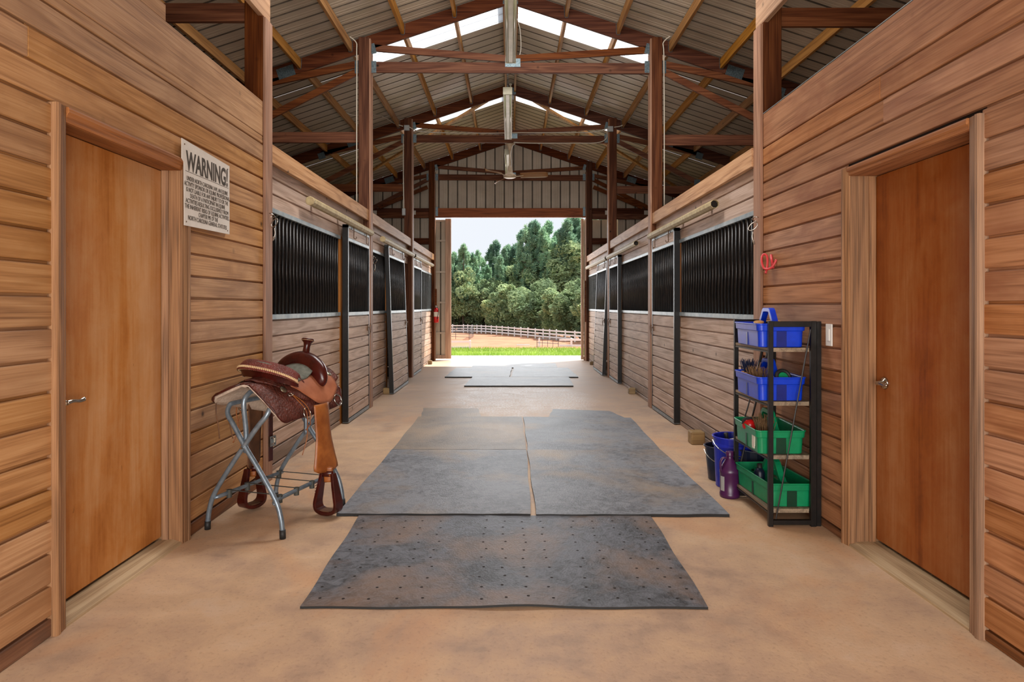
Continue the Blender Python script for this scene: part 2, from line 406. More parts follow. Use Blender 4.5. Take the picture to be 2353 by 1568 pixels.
# ------------------------------------------------------------------ tack room walls with doors
def tack_wall(side):
    L = side < 0; face = XL if L else XR; sg = 1 if L else -1
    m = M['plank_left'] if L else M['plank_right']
    nm = 'wall_left' if L else 'wall_right'
    wl = structure(nm, (face, 1.2, 0))
    top0, top1, narrow, dz = (2.60, 2.86, 2.545, 2.155) if L else (2.515, 2.765, 2.515, 2.10)
    dy0, dy1 = (2.626, 3.729) if L else (2.596, 3.682)
    ya, yb = -2.4, 4.87
    plank(face, sg, ya, yb, top0, top1-top0, m, wl, lap=False)
    if L: plank(face, sg, ya, yb, 2.545, .053, m, wl, lap=False)
    z = narrow; k = 0
    cas_top = dz
    while z > .0:
        h = PIT if z > PIT+.02 else z
        zb = z-h
        mm = m if h > .1 else M['plank_base']
        if zb >= cas_top-.012:
            ys = [ya, yb] if k != 1 else [ya, 2.9+side*.4, yb]
            if not L and k == 0: ys = [ya, 3.33, yb]
            for a, b in zip(ys, ys[1:]): plank(face, sg, a+.001, b-.001, zb, h, mm, wl)
        else:
            plank(face, sg, ya, dy0+.01, zb, h, mm, wl); plank(face, sg, dy1-.01, yb, zb, h, mm, wl)
        z -= h; k += 1
        if h < PIT: break
    # backing behind the planks, in three pieces round the door opening
    bx0, bx1 = (face-.12, face-.021) if L else (face+.021, face+.12)
    oy0, oy1 = (2.70, 3.645) if L else (2.67, 3.611)
    oz = 2.088 if L else 2.05
    for (a, b, c, d) in ((ya, oy0-.005, .0, top1-.005), (oy1+.005, yb, .0, top1-.005), (oy0-.005, oy1+.005, oz+.005, top1-.005)):
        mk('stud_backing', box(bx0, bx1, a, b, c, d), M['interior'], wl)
    if not L:
        mk('metal_cap_strip', box(face-.002, face+.05, ya, yb, top1, top1+.004), M['railsteel'], wl)
    else:
        mk('top_board', box(face-.04, face-.002, ya, 3.5, top1, top1+.085), m, wl)
        mk('top_board', box(face-.12, face-.045, ya, yb, top1-.004, top1+.002), m, wl)
    # door
    d = structure('door_1' if L else 'door_2', (face, (oy0+oy1)/2, 0))
    rec = .10 if L else .135
    dx = face-sg*rec
    cx = sorted((face-.002*sg, face+.016*sg)); cx2 = sorted((face+.016*sg, face+.022*sg))
    cm, ch = M['casing'], M['casing_h']
    def cprof(wd): return [(-.018, 0), (-.018, wd), (.020, wd), (.024, wd-.008), (.024, wd-.022), (.018, wd-.028), (.016, .024), (.013, .018), (.013, .006), (.010, 0)]
    # side casings swept up, with mitred look, profile thick at the outer edge
    wn, wf = oy0-dy0-.003, dy1-oy1-.003
    mk('side_casing', extrude(cprof(wn), lambda n, t_, z_: (face+sg*n, oy0-.003-t_, z_), 0, dz-.001), cm, d)
    mk('side_casing', extrude(cprof(wf), lambda n, t_, z_: (face+sg*n, oy1+.003+t_, z_), 0, dz-.001), cm, d)
    wh = dz-oz-.004
    mk('head_casing', extrude(cprof(wh), lambda n, t_, y_: (face+sg*n*1.02, y_, oz+.003+t_), oy0-.003, oy1+.003), ch, d)
    jx = sorted((dx-.04*sg, face+.004*sg))
    mk('jamb', box(jx[0], jx[1], oy0-.019, oy0, 0, oz), cm, d); mk('jamb', box(jx[0], jx[1], oy1, oy1+.019, 0, oz), cm, d)
    sx_ = sorted((dx+.003*sg, dx+.040*sg))
    mk('door_stop', box(sx_[0], sx_[1], oy1-.012, oy1, 0.02, oz-.001), M['casing'], d, mods=[bevel(.002)])
    mk('head_jamb', box(jx[0], jx[1], oy0-.019, oy1+.019, oz, oz+.019), ch, d)
    sl = sorted((dx, dx-.038*sg))
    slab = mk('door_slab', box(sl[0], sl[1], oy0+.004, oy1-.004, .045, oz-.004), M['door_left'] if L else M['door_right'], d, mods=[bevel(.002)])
    tx = sorted((dx-.03*sg, face+.0*sg))
    mk('threshold', extrude([(0, 0), (rec+.02, 0), (rec+.02, .012), (rec-.025, .026), (.03, .03), (0, .03)], lambda n, zz, y_: (dx+sg*(n-.01), y_, zz), oy0, oy1), M['threshold'], d)
    # lever handle
    hy = 2.80 if L else 3.52; hz = .915
    hx = dx+sg*.0
    hd = mk('door_handle', join(
        xform(lathe([(.001, 0), (.033, 0), (.034, .004), (.028, .012), (.013, .016), (.011, .045), (.001, .05)], (0, 0, 0), 18, cap=False), lambda v: Vector((hx+sg*v.z, hy+v.x, hz+v.y))),
        tube([(hx+sg*.045, hy, hz), (hx+sg*.052, hy+sg*.0+(.03 if L else -.03), hz+.004), (hx+sg*.05, hy+(.075 if L else -.075), hz-.002), (hx+sg*.052, hy+(.105 if L else -.105), hz+.003)], [(.011, .009), (.008, .006), (.0085, .006), (.011, .006)], 10, 5)),
        M['chrome'], slab, smooth=True)
    if not L:
        pass
    return wl
wall_L = tack_wall(-1); wall_R = tack_wall(1)

# rim beams at loft level running along the aisle edge above the tack rooms
for s in (-1, 1):
    x0 = s*(abs(XL if s < 0 else XR))
    tag(mk('rim_beam', box(*sorted((x0, x0+s*.038)), -2.4, 5.02, 3.50-(.05 if s > 0 else 0), 3.70), M['cap'], mods=[bevel(.003)]),
        'light wooden rim beam at the top of the %s foreground post' % ('left' if s < 0 else 'right'), 'beam')

# ------------------------------------------------------------------ posts
side_w = {-1: 'left', 1: 'right'}
ordn = ['', 'behind the camera', 'foreground', 'second', 'third', 'end wall']
posts = {}
for i in range(1, 6):
    for s in (-1, 1):
        y = PY[i]
        base = ((abs(XL) if s < 0 else XR) if i <= 2 else PX)+(.046 if i == 1 else 0)
        xi = s*base
        topz = RB-PITCH*(base+.07)+.17
        lab = {1: 'square dark post standing behind the %s tack room wall', 2: 'thick brown square post rising above the end of the %s plank wall',
               3: 'tall dark brown square post between first and second stall on the %s', 4: 'dark brown square post between second and third stall on the %s',
               5: 'dark brown post beside the open barn doorway on the %s'}[i] % side_w[s]
        p = thing('timber_post', lab, 'post', (xi+s*.07, y+.07, 0))
        posts[(i, s)] = p
        mk('post_shaft', box(*sorted((xi+s*.001, xi+s*.139)), y, y+.139, 0, topz), M['post'], p, mods=[bevel(.004)])
        if i in (2, 3, 4):
            zt = 3.49 if i == 2 else topz-.02
            fx = xi-s*.0
            if i == 2:
                mk('face_board', box(*sorted((xi, xi-s*.02)), y+.001, y+.142, 0, zt-(.05 if s > 0 else 0)), M['postface'], p, mods=[bevel(.002)])
            else:
                mk('face_board', box(*sorted((xi, xi-s*.02)), y-.002, y+.142, 0, zt), M['postface'], p, mods=[bevel(.002)])
        if i == 5:
            mk('face_board', box(*sorted((xi, xi-s*.015)), y+.001, y+.14, 0, topz-.25), M['postface'], p)

# ------------------------------------------------------------------ trusses
def rz(x): return RB-PITCH*abs(x)
def plate(truss, c, wx, wz, y, rot=0):
    cx, cz = c; V = []; F = []
    n = max(3, int(wx/.016)); ca, sa = math.cos(rot), math.sin(rot)
    parts = [box(-wx/2, wx/2, -.0012, .0012, -wz/2, wz/2)]
    for k in range(n):                       # pressed ribs of the nail plate
        u = -wx/2+(k+.5)*wx/n
        parts.append(box(u-.003, u+.003, -.004, 0, -wz/2+.004, wz/2-.004))
    vf = join(*parts)
    vf = xform(vf, lambda v: Vector((cx+v.x*ca-v.z*sa, y+v.y, cz+v.x*sa+v.z*ca)))
    mk('nail_plate', vf, M['plate'], truss)
def truss(i):
    y = PY[i]+.055; yc = y+.019
    lab = {1: 'dark roof truss over the tack rooms', 2: 'dark stained roof truss above the foreground posts', 3: 'nearest full roof truss with stained bottom chord and skylight behind', 4: 'middle roof truss with grey junction boxes on its posts', 5: 'farthest roof truss against the metal gable wall'}[i]
    t = thing('roof_truss', lab, 'truss', (0, yc, RB))
    def b(n, a, bb, dp, m='chord', wd=.038, yy=None):
        yy = yc if yy is None else yy
        mk(n, beam((a[0], yy, a[1]), (bb[0], yy, bb[1]), wd, dp), M[m], t, mods=[bevel(.003)])
    for s in (-1, 1):
        dy = .0
        mid = .0925/math.cos(math.atan(PITCH))+0.0
        b('rafter', (s*.0, rz(0)+.0975), (s*(EAVE), rz(EAVE)+.0975), .185, 'rafter')
        xi = PX if i > 2 else (abs(XL) if s < 0 else XR)
        xp = xi-.005 if i > 2 else xi
        # upper web of the shallow V above the bottom chord
        b('web', (s*.04, 4.585), (s*xp, 4.735-(0.03 if s > 0 else 0)), .088)
        # side truss
        xo = xi+.145
        b('side_chord', (s*xo, 4.52), (s*3.56, 4.19), .088)
        b('diagonal', (s*xo, 4.43), (s*3.5, 3.66), .088)
        b('hanger_web', (s*3.54, 4.15), (s*3.54, 3.62), .088)
        b('tie_beam', (s*xo, 3.55-(.035 if s > 0 else 0)), (s*EAVE, 3.55-(.035 if s > 0 else 0)), .14)
        pz = y-.0015
        if i > 1:
            plate(t, (s*(xp-.035), 4.715), .065, .135, pz, -s*.25)
            plate(t, (s*(xp-.04), 4.475), .075, .155, pz)
            plate(t, (s*(xo+.03), 4.475), .05, .17, pz)
            plate(t, (s*2.95, rz(2.95)+.075), .23, .14, pz, -s*.32)
            plate(t, (s*3.54, 4.15), .13, .12, pz, -s*.32)
            plate(t, (s*3.5, 3.64), .11, .13, pz)
    b('bottom_chord', (-PX+.01, 4.475), (PX-.01, 4.455), .14)
    if i > 1: plate(t, (.03, 4.53), .2, .11, y-.0015)
    if i > 1:
        for s in (-1, 1): plate(t, (s*.05, rz(0)+.05), .10, .13, y-.0015)
    return t
trusses = {i: truss(i) for i in range(1, 6)}

# ------------------------------------------------------------------ roof
roof = structure('ceiling', (0, 8, RB))
def ribbed(n_pitch, pit=.2285, h=.034):
    pts = [(0, 0)]
    for k in range(n_pitch):
        a = k*pit
        pts += [(a+.055, 0), (a+.062, .003), (a+.072, .003), (a+.079, 0), (a+.11, 0), (a+.117, .003), (a+.127, .003), (a+.134, 0),
                (a+.178, 0), (a+.183, h), (a+.205, h), (a+.210, 0)]
    pts.append((n_pitch*pit, 0)); return pts
rp = ribbed(4)
M['rib_shade'] = plain('shaded_rib_metal', '584c40', .8, c2='6e6152', ns=3)  # darker rib faces: shade of the seam recesses painted into the colour
def shade_ribs(o, prof):
    o.data.materials.append(M['rib_shade'])
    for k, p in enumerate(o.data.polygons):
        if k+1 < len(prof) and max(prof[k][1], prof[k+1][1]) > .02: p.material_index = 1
def sheet_vf(prof, f):
    prof = [p for p in prof if p[0]+y < 16.02]
    n = len(prof)
    return [f(p[0], p[1], 0) for p in prof]+[f(p[0], p[1], 1) for p in prof], [(k, k+1, n+k+1, n+k) for k in range(n-1)]
wid = .914
ys = -2.6
sky_y = (4.98, 8.62, 12.29)
y = 8.62-13*wid
kk = 0
while y < 15.9:
    issky = any(abs(y-a) < .35 for a in sky_y) and y > 4
    for s in (-1, 1):
        def strip(xa, xb, m, name, dz=0.0):
            f = lambda u, v, t: (s*(xa+(xb-xa)*t), y+u, RT+.012+v+dz-PITCH*(xa+(xb-xa)*t))
            o_ = mk(name, sheet_vf(rp, f), m, roof)
            if name == 'roof_sheet': shade_ribs(o_, rp)
        if issky:
            strip(0.02, 2.12, M['skylight'], 'skylight_panel'); strip(2.08, EAVE+.2, M['sheet'], 'roof_sheet', .002)
        else: strip(.0, EAVE+.2, M['sheet'], 'roof_sheet')
    y += wid; kk += 1
mk('ridge_cap', join(beam((-.0, -2.6, RT+.04), (-.0, 16.1, RT+.04), .26, .003)), M['sheet'], roof)
# purlins between trusses, hung flush in the rafters
pxs = [.085, .735, 1.415, 2.10, 2.77, 3.45, 4.13, 4.81, 5.45]
hang0 = None
for i in range(0, 5):
    ya, yb = PY[i]+.095, PY[i+1]+.054
    for s in (-1, 1):
        for n_, x in enumerate(pxs):
            zt = RT-PITCH*x
            vf = box(s*x-.019, s*x+.019, ya, yb, zt-.135, zt-.008)
            mk('purlin', vf, M['purlin'], roof, mods=[bevel(.002)])
            if i >= 2 and n_ < 5 and n_ > 0:
                if hang0 is None:
                    hang0 = mk('joist_hanger', join(tube([(-.03, 0, .13), (-.026, 0, .02), (-.02, 0, -.006), (0, 0, -.012), (.02, 0, -.006), (.026, 0, .02), (.03, 0, .13)], (.003), 5, 2)), M['plate'], roof, o=(0, 0, 0))
                    hang0.location = Vector((s*x, yb-.012, zt-.135))-org(roof); W[hang0.name] = Vector((s*x, yb-.012, zt-.135))
                else: dup(hang0, (s*x, yb-.012, zt-.135), roof)
# flat wind braces under the purlins of the last bay
for s in (-1, 1):
    a = Vector((s*.45, 12.3, RT-PITCH*.45-.16)); b2 = Vector((s*4.4, 15.5, RT-PITCH*4.4-.16))
    mk('wind_brace', beam(a, b2, .09, .038, up=(s*PITCH, 0, 1)), M['purlin'], roof)
    a = Vector((s*2.3, 8.75, RT-PITCH*2.3-.2))

# ------------------------------------------------------------------ gable end wall
ew = structure('wall_back', (0, ENDY, 0))
def wall_sheet(x0, zb, ztf, y, m, parent, name='wall_sheet', npit=4, flip=1):
    pr = ribbed(npit)
    n = len(pr)
    V = [(x0+p[0], y+flip*p[1], zb) for p in pr]+[(x0+p[0], y+flip*p[1], ztf(x0+p[0])) for p in pr]
    shade_ribs(mk(name, (V, [(k, k+1, n+k+1, n+k) for k in range(n-1)]), m, parent), pr)
x = -5.6
roofz = lambda x: RT-PITCH*abs(x)+.02
while x < 5.5:
    x1 = x+.914
    mid_ = (x+x1)/2
    inside = x1 > -1.83 and x < 1.73
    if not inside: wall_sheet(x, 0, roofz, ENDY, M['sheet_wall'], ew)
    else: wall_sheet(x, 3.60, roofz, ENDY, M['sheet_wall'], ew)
    x = x1
# fill beside the opening where a full sheet would cover it
mk('header_beam', box(-1.85, 1.85, 15.86, 15.93, 3.49, 3.715), M['header'], ew, mods=[bevel(.004)])
for s in (-1, 1):
    mk('girt', box(*sorted((s*1.985, s*5.5)), 15.90, 15.94, 3.48, 3.72), M['rafter'], ew, mods=[bevel(.003)])
    mk('girt', box(*sorted((s*1.985, s*5.5)), 15.90, 15.94, 2.84, 2.99), M['rafter'], ew, mods=[bevel(.003)])
    mk('knee_brace', beam((s*3.2, 15.82, 3.72), (s*1.99+s*.02, 15.82, 4.22), .038, .088), M['chord'], ew)
    for xx in (2.35, 3.3):
        mk('light_switch_plate' if False else 'fastener_plate', join(box(s*xx-.045, s*xx+.045, 15.893, 15.90, 3.56, 3.66), *[box(s*xx-.04, s*xx+.04, 15.889, 15.893, 3.565+.03*k, 3.585+.03*k) for k in range(3)]), M['white'], ew)
    mk('header_plate', box(s*1.79-.03, s*1.79+.03, 15.852, 15.86, 3.52, 3.74), M['plate'], ew)
# barn outer side walls, front gable
for s in (-1, 1):
    wo = structure('wall_outer_%s' % side_w[s], (s*5.6, 7, 0))
    y = -2.6
    while y < 15.9:
        pr = ribbed(4); n = len(pr)
        V = [(s*(5.6+p[1]), y+p[0], 0) for p in pr]+[(s*(5.6+p[1]), y+p[0], rz(5.6)+.19) for p in pr]
        mk('wall_sheet', (V, [(k, k+1, n+k+1, n+k) for k in range(n-1)]), M['sheet_wall'], wo)
        y += .914
wf = structure('wall_front', (0, -2.6, 0))
for s in (-1, 1):
    mk('wall_panel', ([(s*1.85, -2.62, 0), (s*5.6, -2.62, 0), (s*5.6, -2.62, roofz(5.6)), (s*1.85, -2.62, roofz(1.85))], [(0, 1, 2, 3)]), M['sheet_wall'], wf, mods=[solid(.02)])
mk('wall_panel', ([(-1.85, -2.62, 3.5), (1.85, -2.62, 3.5), (1.85, -2.62, roofz(1.85)), (0, -2.62, roofz(0)), (-1.85, -2.62, roofz(1.85))], [(0, 1, 2, 3, 4)]), M['sheet_wall'], wf, mods=[solid(.02)])
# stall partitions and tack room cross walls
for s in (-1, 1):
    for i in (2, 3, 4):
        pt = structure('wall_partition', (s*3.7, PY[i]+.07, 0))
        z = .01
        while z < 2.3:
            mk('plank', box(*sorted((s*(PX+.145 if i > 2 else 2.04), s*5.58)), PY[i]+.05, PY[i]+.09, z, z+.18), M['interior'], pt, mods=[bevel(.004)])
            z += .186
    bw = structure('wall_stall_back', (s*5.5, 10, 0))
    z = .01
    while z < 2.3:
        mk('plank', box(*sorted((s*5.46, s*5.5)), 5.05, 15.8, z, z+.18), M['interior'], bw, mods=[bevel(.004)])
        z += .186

# sliding door leaves hung outside the end wall
dl = structure('door_3', (-1.75, 16.1, 0))
wx0, wx1 = -2.6, -1.455
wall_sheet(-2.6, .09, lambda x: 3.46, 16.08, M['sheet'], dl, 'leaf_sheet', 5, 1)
fr = M['frame_tan']
mk('leaf_stile', box(-1.60, -1.46, 16.03, 16.10, .04, 3.48), fr, dl, mods=[bevel(.003)])
mk('leaf_stile', box(-1.935, -1.87, 16.02, 16.07, .03, 3.48), fr, dl, mods=[bevel(.003)])
mk('leaf_rail', box(-2.5, -1.605, 16.03, 16.10, .04, .13), fr, dl, mods=[bevel(.003)])
for zz in (3.44, 2.95, 2.18, 1.43, .68):
    mk('leaf_girt', box(-2.5, -1.605, 16.045, 16.075, zz-.03, zz+.012), M['sheet_wall'], dl)
dr = structure('door_4', (1.8, 16.1, 0))
mk('leaf_stile', box(1.735, 1.80, 16.03, 16.10, .02, 3.48), fr, dr, mods=[bevel(.003)])
mk('leaf_stile', box(1.825, 1.86, 15.99, 16.03, .02, 3.48), fr, dr, mods=[bevel(.003)])
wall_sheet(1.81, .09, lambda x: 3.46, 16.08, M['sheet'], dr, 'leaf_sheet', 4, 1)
mk('leaf_rail', box(1.80, 2.6, 16.03, 16.07, .0, .09), fr, dr)
for s in (-1, 1):
    tag(mk('backing_board', box(*sorted((s*1.835, s*1.79)), 15.80, 15.855, .95 if s > 0 else 1.0, 1.95 if s > 0 else 1.75), M['chord'], mods=[bevel(.002)]),
        'brown wooden backing board on the %s doorway post' % side_w[s], 'board')

# ------------------------------------------------------------------ stall fronts
bar_mesh = {}
def bars(parent, X, ya, yb, z0, z1, pitch=.091, r=.0125, rot=None):
    n = max(2, round((yb-ya)/pitch)); st = (yb-ya)/n; first = None
    for k in range(n):
        y_ = ya+(k+.5)*st
        key = (round(z1-z0, 3), r)
        if key not in bar_mesh:
            b_ = mk('bar', tube([(0, 0, 0), (0, 0, z1-z0)], r, 8), M['bar'], parent, o=(0, 0, 0), smooth=True); bar_mesh[key] = b_
            loc = Vector((X, y_, z0)); b_.location = loc-org(parent); W[b_.name] = loc
        else:
            dup(bar_mesh[key], (X, y_, z0), parent)
LB = {(-1, 0): 'plank and bar stall front beside the saddle on the left', (-1, 1): 'second left stall front, with grilled window above planks', (-1, 2): 'last left stall front with sunlit planks next to the doorway',
      (1, 0): 'plank and bar stall front behind the shelf of grooming totes', (1, 1): 'middle stall front on the right between two dark posts', (1, 2): 'last right stall front next to the doorway, with fine mesh grill'}
ZS0, ZS1 = 1.222, 1.263      # sill rail
ZG0, ZG1 = 2.082, 2.12       # grill top rail
def stall(s, k):
    F_ = SL if s < 0 else SR
    sg = -s
    pY0, pY1 = PY[2+k]+.142, PY[3+k]-.002
    dz = 0 if s < 0 else -.045
    st = thing('stall_front', LB[(s, k)], 'stall front', (F_, (pY0+pY1)/2, 0))
    if k == 0: g0, g1 = pY0+.0, 7.33
    elif k == 1: g0, g1 = (pY0, 10.05) if s < 0 else (pY0, 11.2)
    else: g0, g1 = (13.45, pY1) if s < 0 else (13.75, pY1)
    m = M['plank_stall']
    # cap board and header planks over the whole bay
    mk('cap_board', box(*sorted((s*1.850, s*1.888)), pY0-.0, pY1, 2.447+dz, 2.590+dz), M['cap'], st, mods=[bevel(.003)])
    mk('cap_cleat', box(*sorted((s*1.888, F_-0*s+s*.03)), pY0, pY1, 2.50+dz, 2.575+dz), M['post'], st)
    hz0 = ZG1+dz if k < 2 or True else ZG1
    plank_field(F_, sg, pY0, pY1, 2.50+dz, 2.12+dz, m, st)
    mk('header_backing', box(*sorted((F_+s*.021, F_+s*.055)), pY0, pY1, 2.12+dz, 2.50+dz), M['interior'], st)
    # fixed part: planks below, bars above
    plank_field(F_, sg, g0, g1, ZS0, .0, m, st)
    mk('sill_rail', box(*sorted((F_+sg*.012, F_-sg*.03)), g0, g1, ZS0, ZS1), M['railsteel'], st, mods=[bevel(.002)])
    mk('grill_rail', box(*sorted((F_+sg*.012, F_-sg*.03)), g0, g1, ZG0+dz, ZG1+dz), M['railsteel'], st, mods=[bevel(.002)])
    bars(st, F_-sg*.012, g0+.02, g1-.02, ZS1-.005, 2.05 if s > 0 else 2.09)
    # upright where the sliding door closes
    ye = g1 if k < 2 else g0
    mk('jamb_board', box(*sorted((F_-sg*.0, F_-sg*.05)), ye, ye+.11, 0, 2.12+dz) if k < 2 else box(*sorted((F_-sg*.0, F_-sg*.05)), ye-.09, ye, 0, 2.12+dz), M['plank_wornend'], st)
    if k == 2:   # fine mesh laid over the bars
        ww = []
        yy = g0+.02
        while yy < g1-.02:
            ww.append(tube([(F_+sg*.002, yy, ZS1), (F_+sg*.002, yy, ZG0+dz)], .0014, 4, caps=False)); yy += .028
        zz = ZS1+.02
        while zz < ZG0+dz:
            ww.append(tube([(F_+sg*.002, g0, zz), (F_+sg*.002, g1, zz)], .0014, 4, caps=False)); zz += .028
        o_ = mk('wire_mesh', join(*ww), M['steel'], st); o_['kind'] = 'stuff'
    return st
DL = {(-1, 0): 'black edged sliding stall door, nearest on the left, behind the saddle', (-1, 1): 'second left sliding stall door, standing partly open and leaning out', (-1, 2): 'last left sliding stall door, closed beside the sunlit planks',
      (1, 0): 'nearest right sliding stall door with tall black steel edge', (1, 1): 'middle right sliding stall door with black edge, closed', (1, 2): 'last right sliding stall door, swung outward at the bottom'}
def stall_door(s, k):
    sg = -s
    if s < 0: y0, y1 = [(7.36, 8.46), (9.80, 11.22), (12.36, 13.42)][k]; lean = [0, .075, .0][k]
    else: y0, y1 = [(7.30, 8.44), (11.13, 12.10), (12.40, 13.75)][k]; lean = [0, .0, .085][k]
    dz = 0 if s < 0 else -.045
    X0, X1 = s*1.831, s*1.896     # aisle face, back face
    ZT = 2.255+dz
    d = thing('sliding_stall_door', DL[(s, k)], 'stall door', (s*1.86, (y0+y1)/2, 0))
    def ln(vf): return xform(vf, lambda v: Vector((v.x+sg*lean*(1-v.z/ZT), v.y+lean*.25*(1-v.z/ZT), v.z)))
    def pk(n, vf, m, **kw): return mk(n, ln(vf), m, d, **kw)
    ew_ = .055
    near = (y0, y0+.012)
    # black steel channel uprights at both edges
    for a in (y0, y1-.012):
        pk('edge_channel', join(box(*sorted((X0-sg*.002, X1)), a, a+.012, .02, ZT), box(*sorted((X0, X0-sg*.006)), a, a+(.03), .02, ZT)), M['blacksteel'], mods=[bevel(.0015)])
    ya, yb = y0+.03, y1-.014
    z = ZS0; h0 = .02
    while z > h0+.01:
        h = min(PIT, z-h0)
        j = random.uniform(-.001, .001)
        f = lambda n, zz, t: (X0-sg*.004+sg*(n-.019+j), t, z-h+zz)
        pk('plank', extrude(plank_prof(h), f, ya, yb), M['plank_stall'])
        z -= h
    pk('bottom_rail', box(*sorted((X0-sg*.004+sg*.004, X1)), y0+.012, y1-.012, .012, .05), M['steel'])
    pk('middle_rail', box(*sorted((X0, X1)), ya-.01, yb, ZS0, ZS1), M['railsteel'], mods=[bevel(.002)])
    pk('upper_rail', box(*sorted((X0, X1)), ya-.01, yb, 2.07+dz, 2.107+dz), M['railsteel'], mods=[bevel(.002)])
    f = lambda n, zz, t: (X0-sg*.004+sg*(n-.019), t, 2.107+dz+zz)
    pk('plank', extrude(plank_prof(.11, False), f, ya, yb), M['plank_stall'])
    pk('top_channel', box(*sorted((X0, X1)), y0+.0, y1, ZT-.038, ZT), M['railsteel'], mods=[bevel(.002)])
    n = round((yb-ya)/.091)
    for q_ in range(n):
        y_ = ya+(q_+.5)*(yb-ya)/n
        pk('bar', tube([(X0-sg*.03, y_, ZS1-.004), (X0-sg*.03, y_, 2.075+dz)], .0125, 8), M['bar'], smooth=True)
    # hanger straps to the track
    for y_ in (y0+.22, y1-.22):
        pk('track_hanger', join(tube([(X0+sg*.012, y_, 2.12+dz), (X0+sg*.014, y_, 2.2+dz), (X0+sg*.004, y_, 2.29+dz)], .006, 6, 3), tube([(X0+sg*.012, y_, 2.12+dz), (X0+sg*.03, y_+.03, 2.115+dz), (X0+sg*.03, y_+.055, 2.14+dz)], .005, 6, 3),
                               tube([(X0+sg*.012, y_-.04, 2.205+dz), (X0+sg*.012, y_+.06, 2.205+dz)], .005, 6)), M['brass'])
    yl = y1-.05 if not (s > 0 and k in (9,)) else y0+.05
    lz = 1.06
    yl = y1-.045
    if s > 0 and k == 2: yl = y0+.06
    pk('latch', join(box(*sorted((X0, X0+sg*.008)), yl-.05, yl+.03, lz-.045, lz+.03), tube([(X0+sg*.015, yl-.07, lz), (X0+sg*.02, yl+.09, lz)], .006, 6),
                     tube([(X0+sg*.02, yl-.03, lz), (X0+sg*.03, yl-.035, lz-.05), (X0+sg*.022, yl-.03, lz-.09)], .006, 6, 3), tube([(X0+sg*.02, yl+.02, lz+.05), (X0+sg*.03, yl+.03, lz), (X0+sg*.02, yl+.035, lz-.07)], .004, 5, 3)), M['brass'])
    return d
for s in (-1, 1):
    for k in (0, 1, 2): stall(s, k); stall_door(s, k)

# rounded track covers above the doors
TL = {(-1, 0): 'cream track cover tube over the nearest left stall door', (-1, 1): 'cream track cover tube over the second left stall door', (-1, 2): 'cream track cover tube over the last left stall door',
      (1, 0): 'open ended cream track cover tube over the nearest right stall', (1, 1): 'cream track cover tube over the middle right stall', (1, 2): 'cream track cover tube over the last right stall'}
for s in (-1, 1):
    for k, (a, b) in enumerate([(5.92, 8.515), (9.28, 12.175), (12.33, 15.2)] if s < 0 else [(5.80, 8.515), (9.42, 12.175), (12.33, 15.5)]):
        X = s*1.815; Z = 2.285+(0 if s < 0 else -.045)
        t = thing('track_cover', TL[(s, k)], 'track cover', (X, (a+b)/2, Z))
        ov = [(.040*math.cos(q), .040*math.sin(q)) for q in [PI/8+PI/4*i for i in range(8)]]
        inn = [(p[0]*.9, p[1]*.9) for p in ov]
        n = 8
        V = [(X+p[0], y_, Z+p[1]) for y_ in (a, b) for p in ov]+[(X+p[0], y_, Z+p[1]) for y_ in (a, b) for p in inn]
        Fc = []
        for i in range(n):
            j = (i+1) % n
            Fc += [(i, j, n+j, n+i), (2*n+i, 3*n+i, 3*n+j, 2*n+j), (i, 2*n+i, 2*n+j, j), (n+i, n+j, 3*n+j, 3*n+i)]
        mk('cover_tube', (V, Fc), M['tubecream'], t)
        if s < 0 and k < 2: mk('end_cap', xform(lathe([(.001, 0), (.043, 0), (.043, .012), (.038, .016), (.001, .017)], (0, 0, 0), 8, cap=False), lambda v: Vector((X+v.x, a-v.z, Z+v.y))), M['tubecream'], t)
        else: mk('end_shade_disc', xform(lathe([(.001, 0), (.036, 0)], (0, 0, 0), 8, cap=False), lambda v: Vector((X+v.x, a+.03, Z+v.y))), M['hole'], t)  # dark disc inside the open end paints the unlit hollow of the tube
        for y_ in (a+.35, (a+b)/2, b-.3):
            mk('bracket', box(*sorted((X+s*.03, X+s*.075)), y_-.02, y_+.02, Z-.01, Z+.06), M['brass'], t)

# wooden stop blocks on the floor
for (x, y_, wd, l) in ((-1.87, 9.82, .10, 'short wooden stop block below the leaning left stall door'), (-1.84, 14.9, .09, 'small wooden stop block in the sunlight by the left doorway post'),
                       (1.84, 9.85, .10, 'short round topped wooden stop block under the middle right stall'), (1.84, 14.75, .085, 'small dark stop block before the last right stall door'),
                       (1.80, 6.25, .13, 'mossy wooden stop block behind the blue bucket')):
    o_ = mk('stop_block', join(box(x-wd/2, x+wd/2, y_, y_+wd*1.1, 0, wd*.95), box(x-wd*.35, x+wd*.3, y_+wd*1.1, y_+wd*1.5, 0, wd*.7)), M['block'], mods=[bevel(.012, 2)])
    tag(o_, l, 'block')

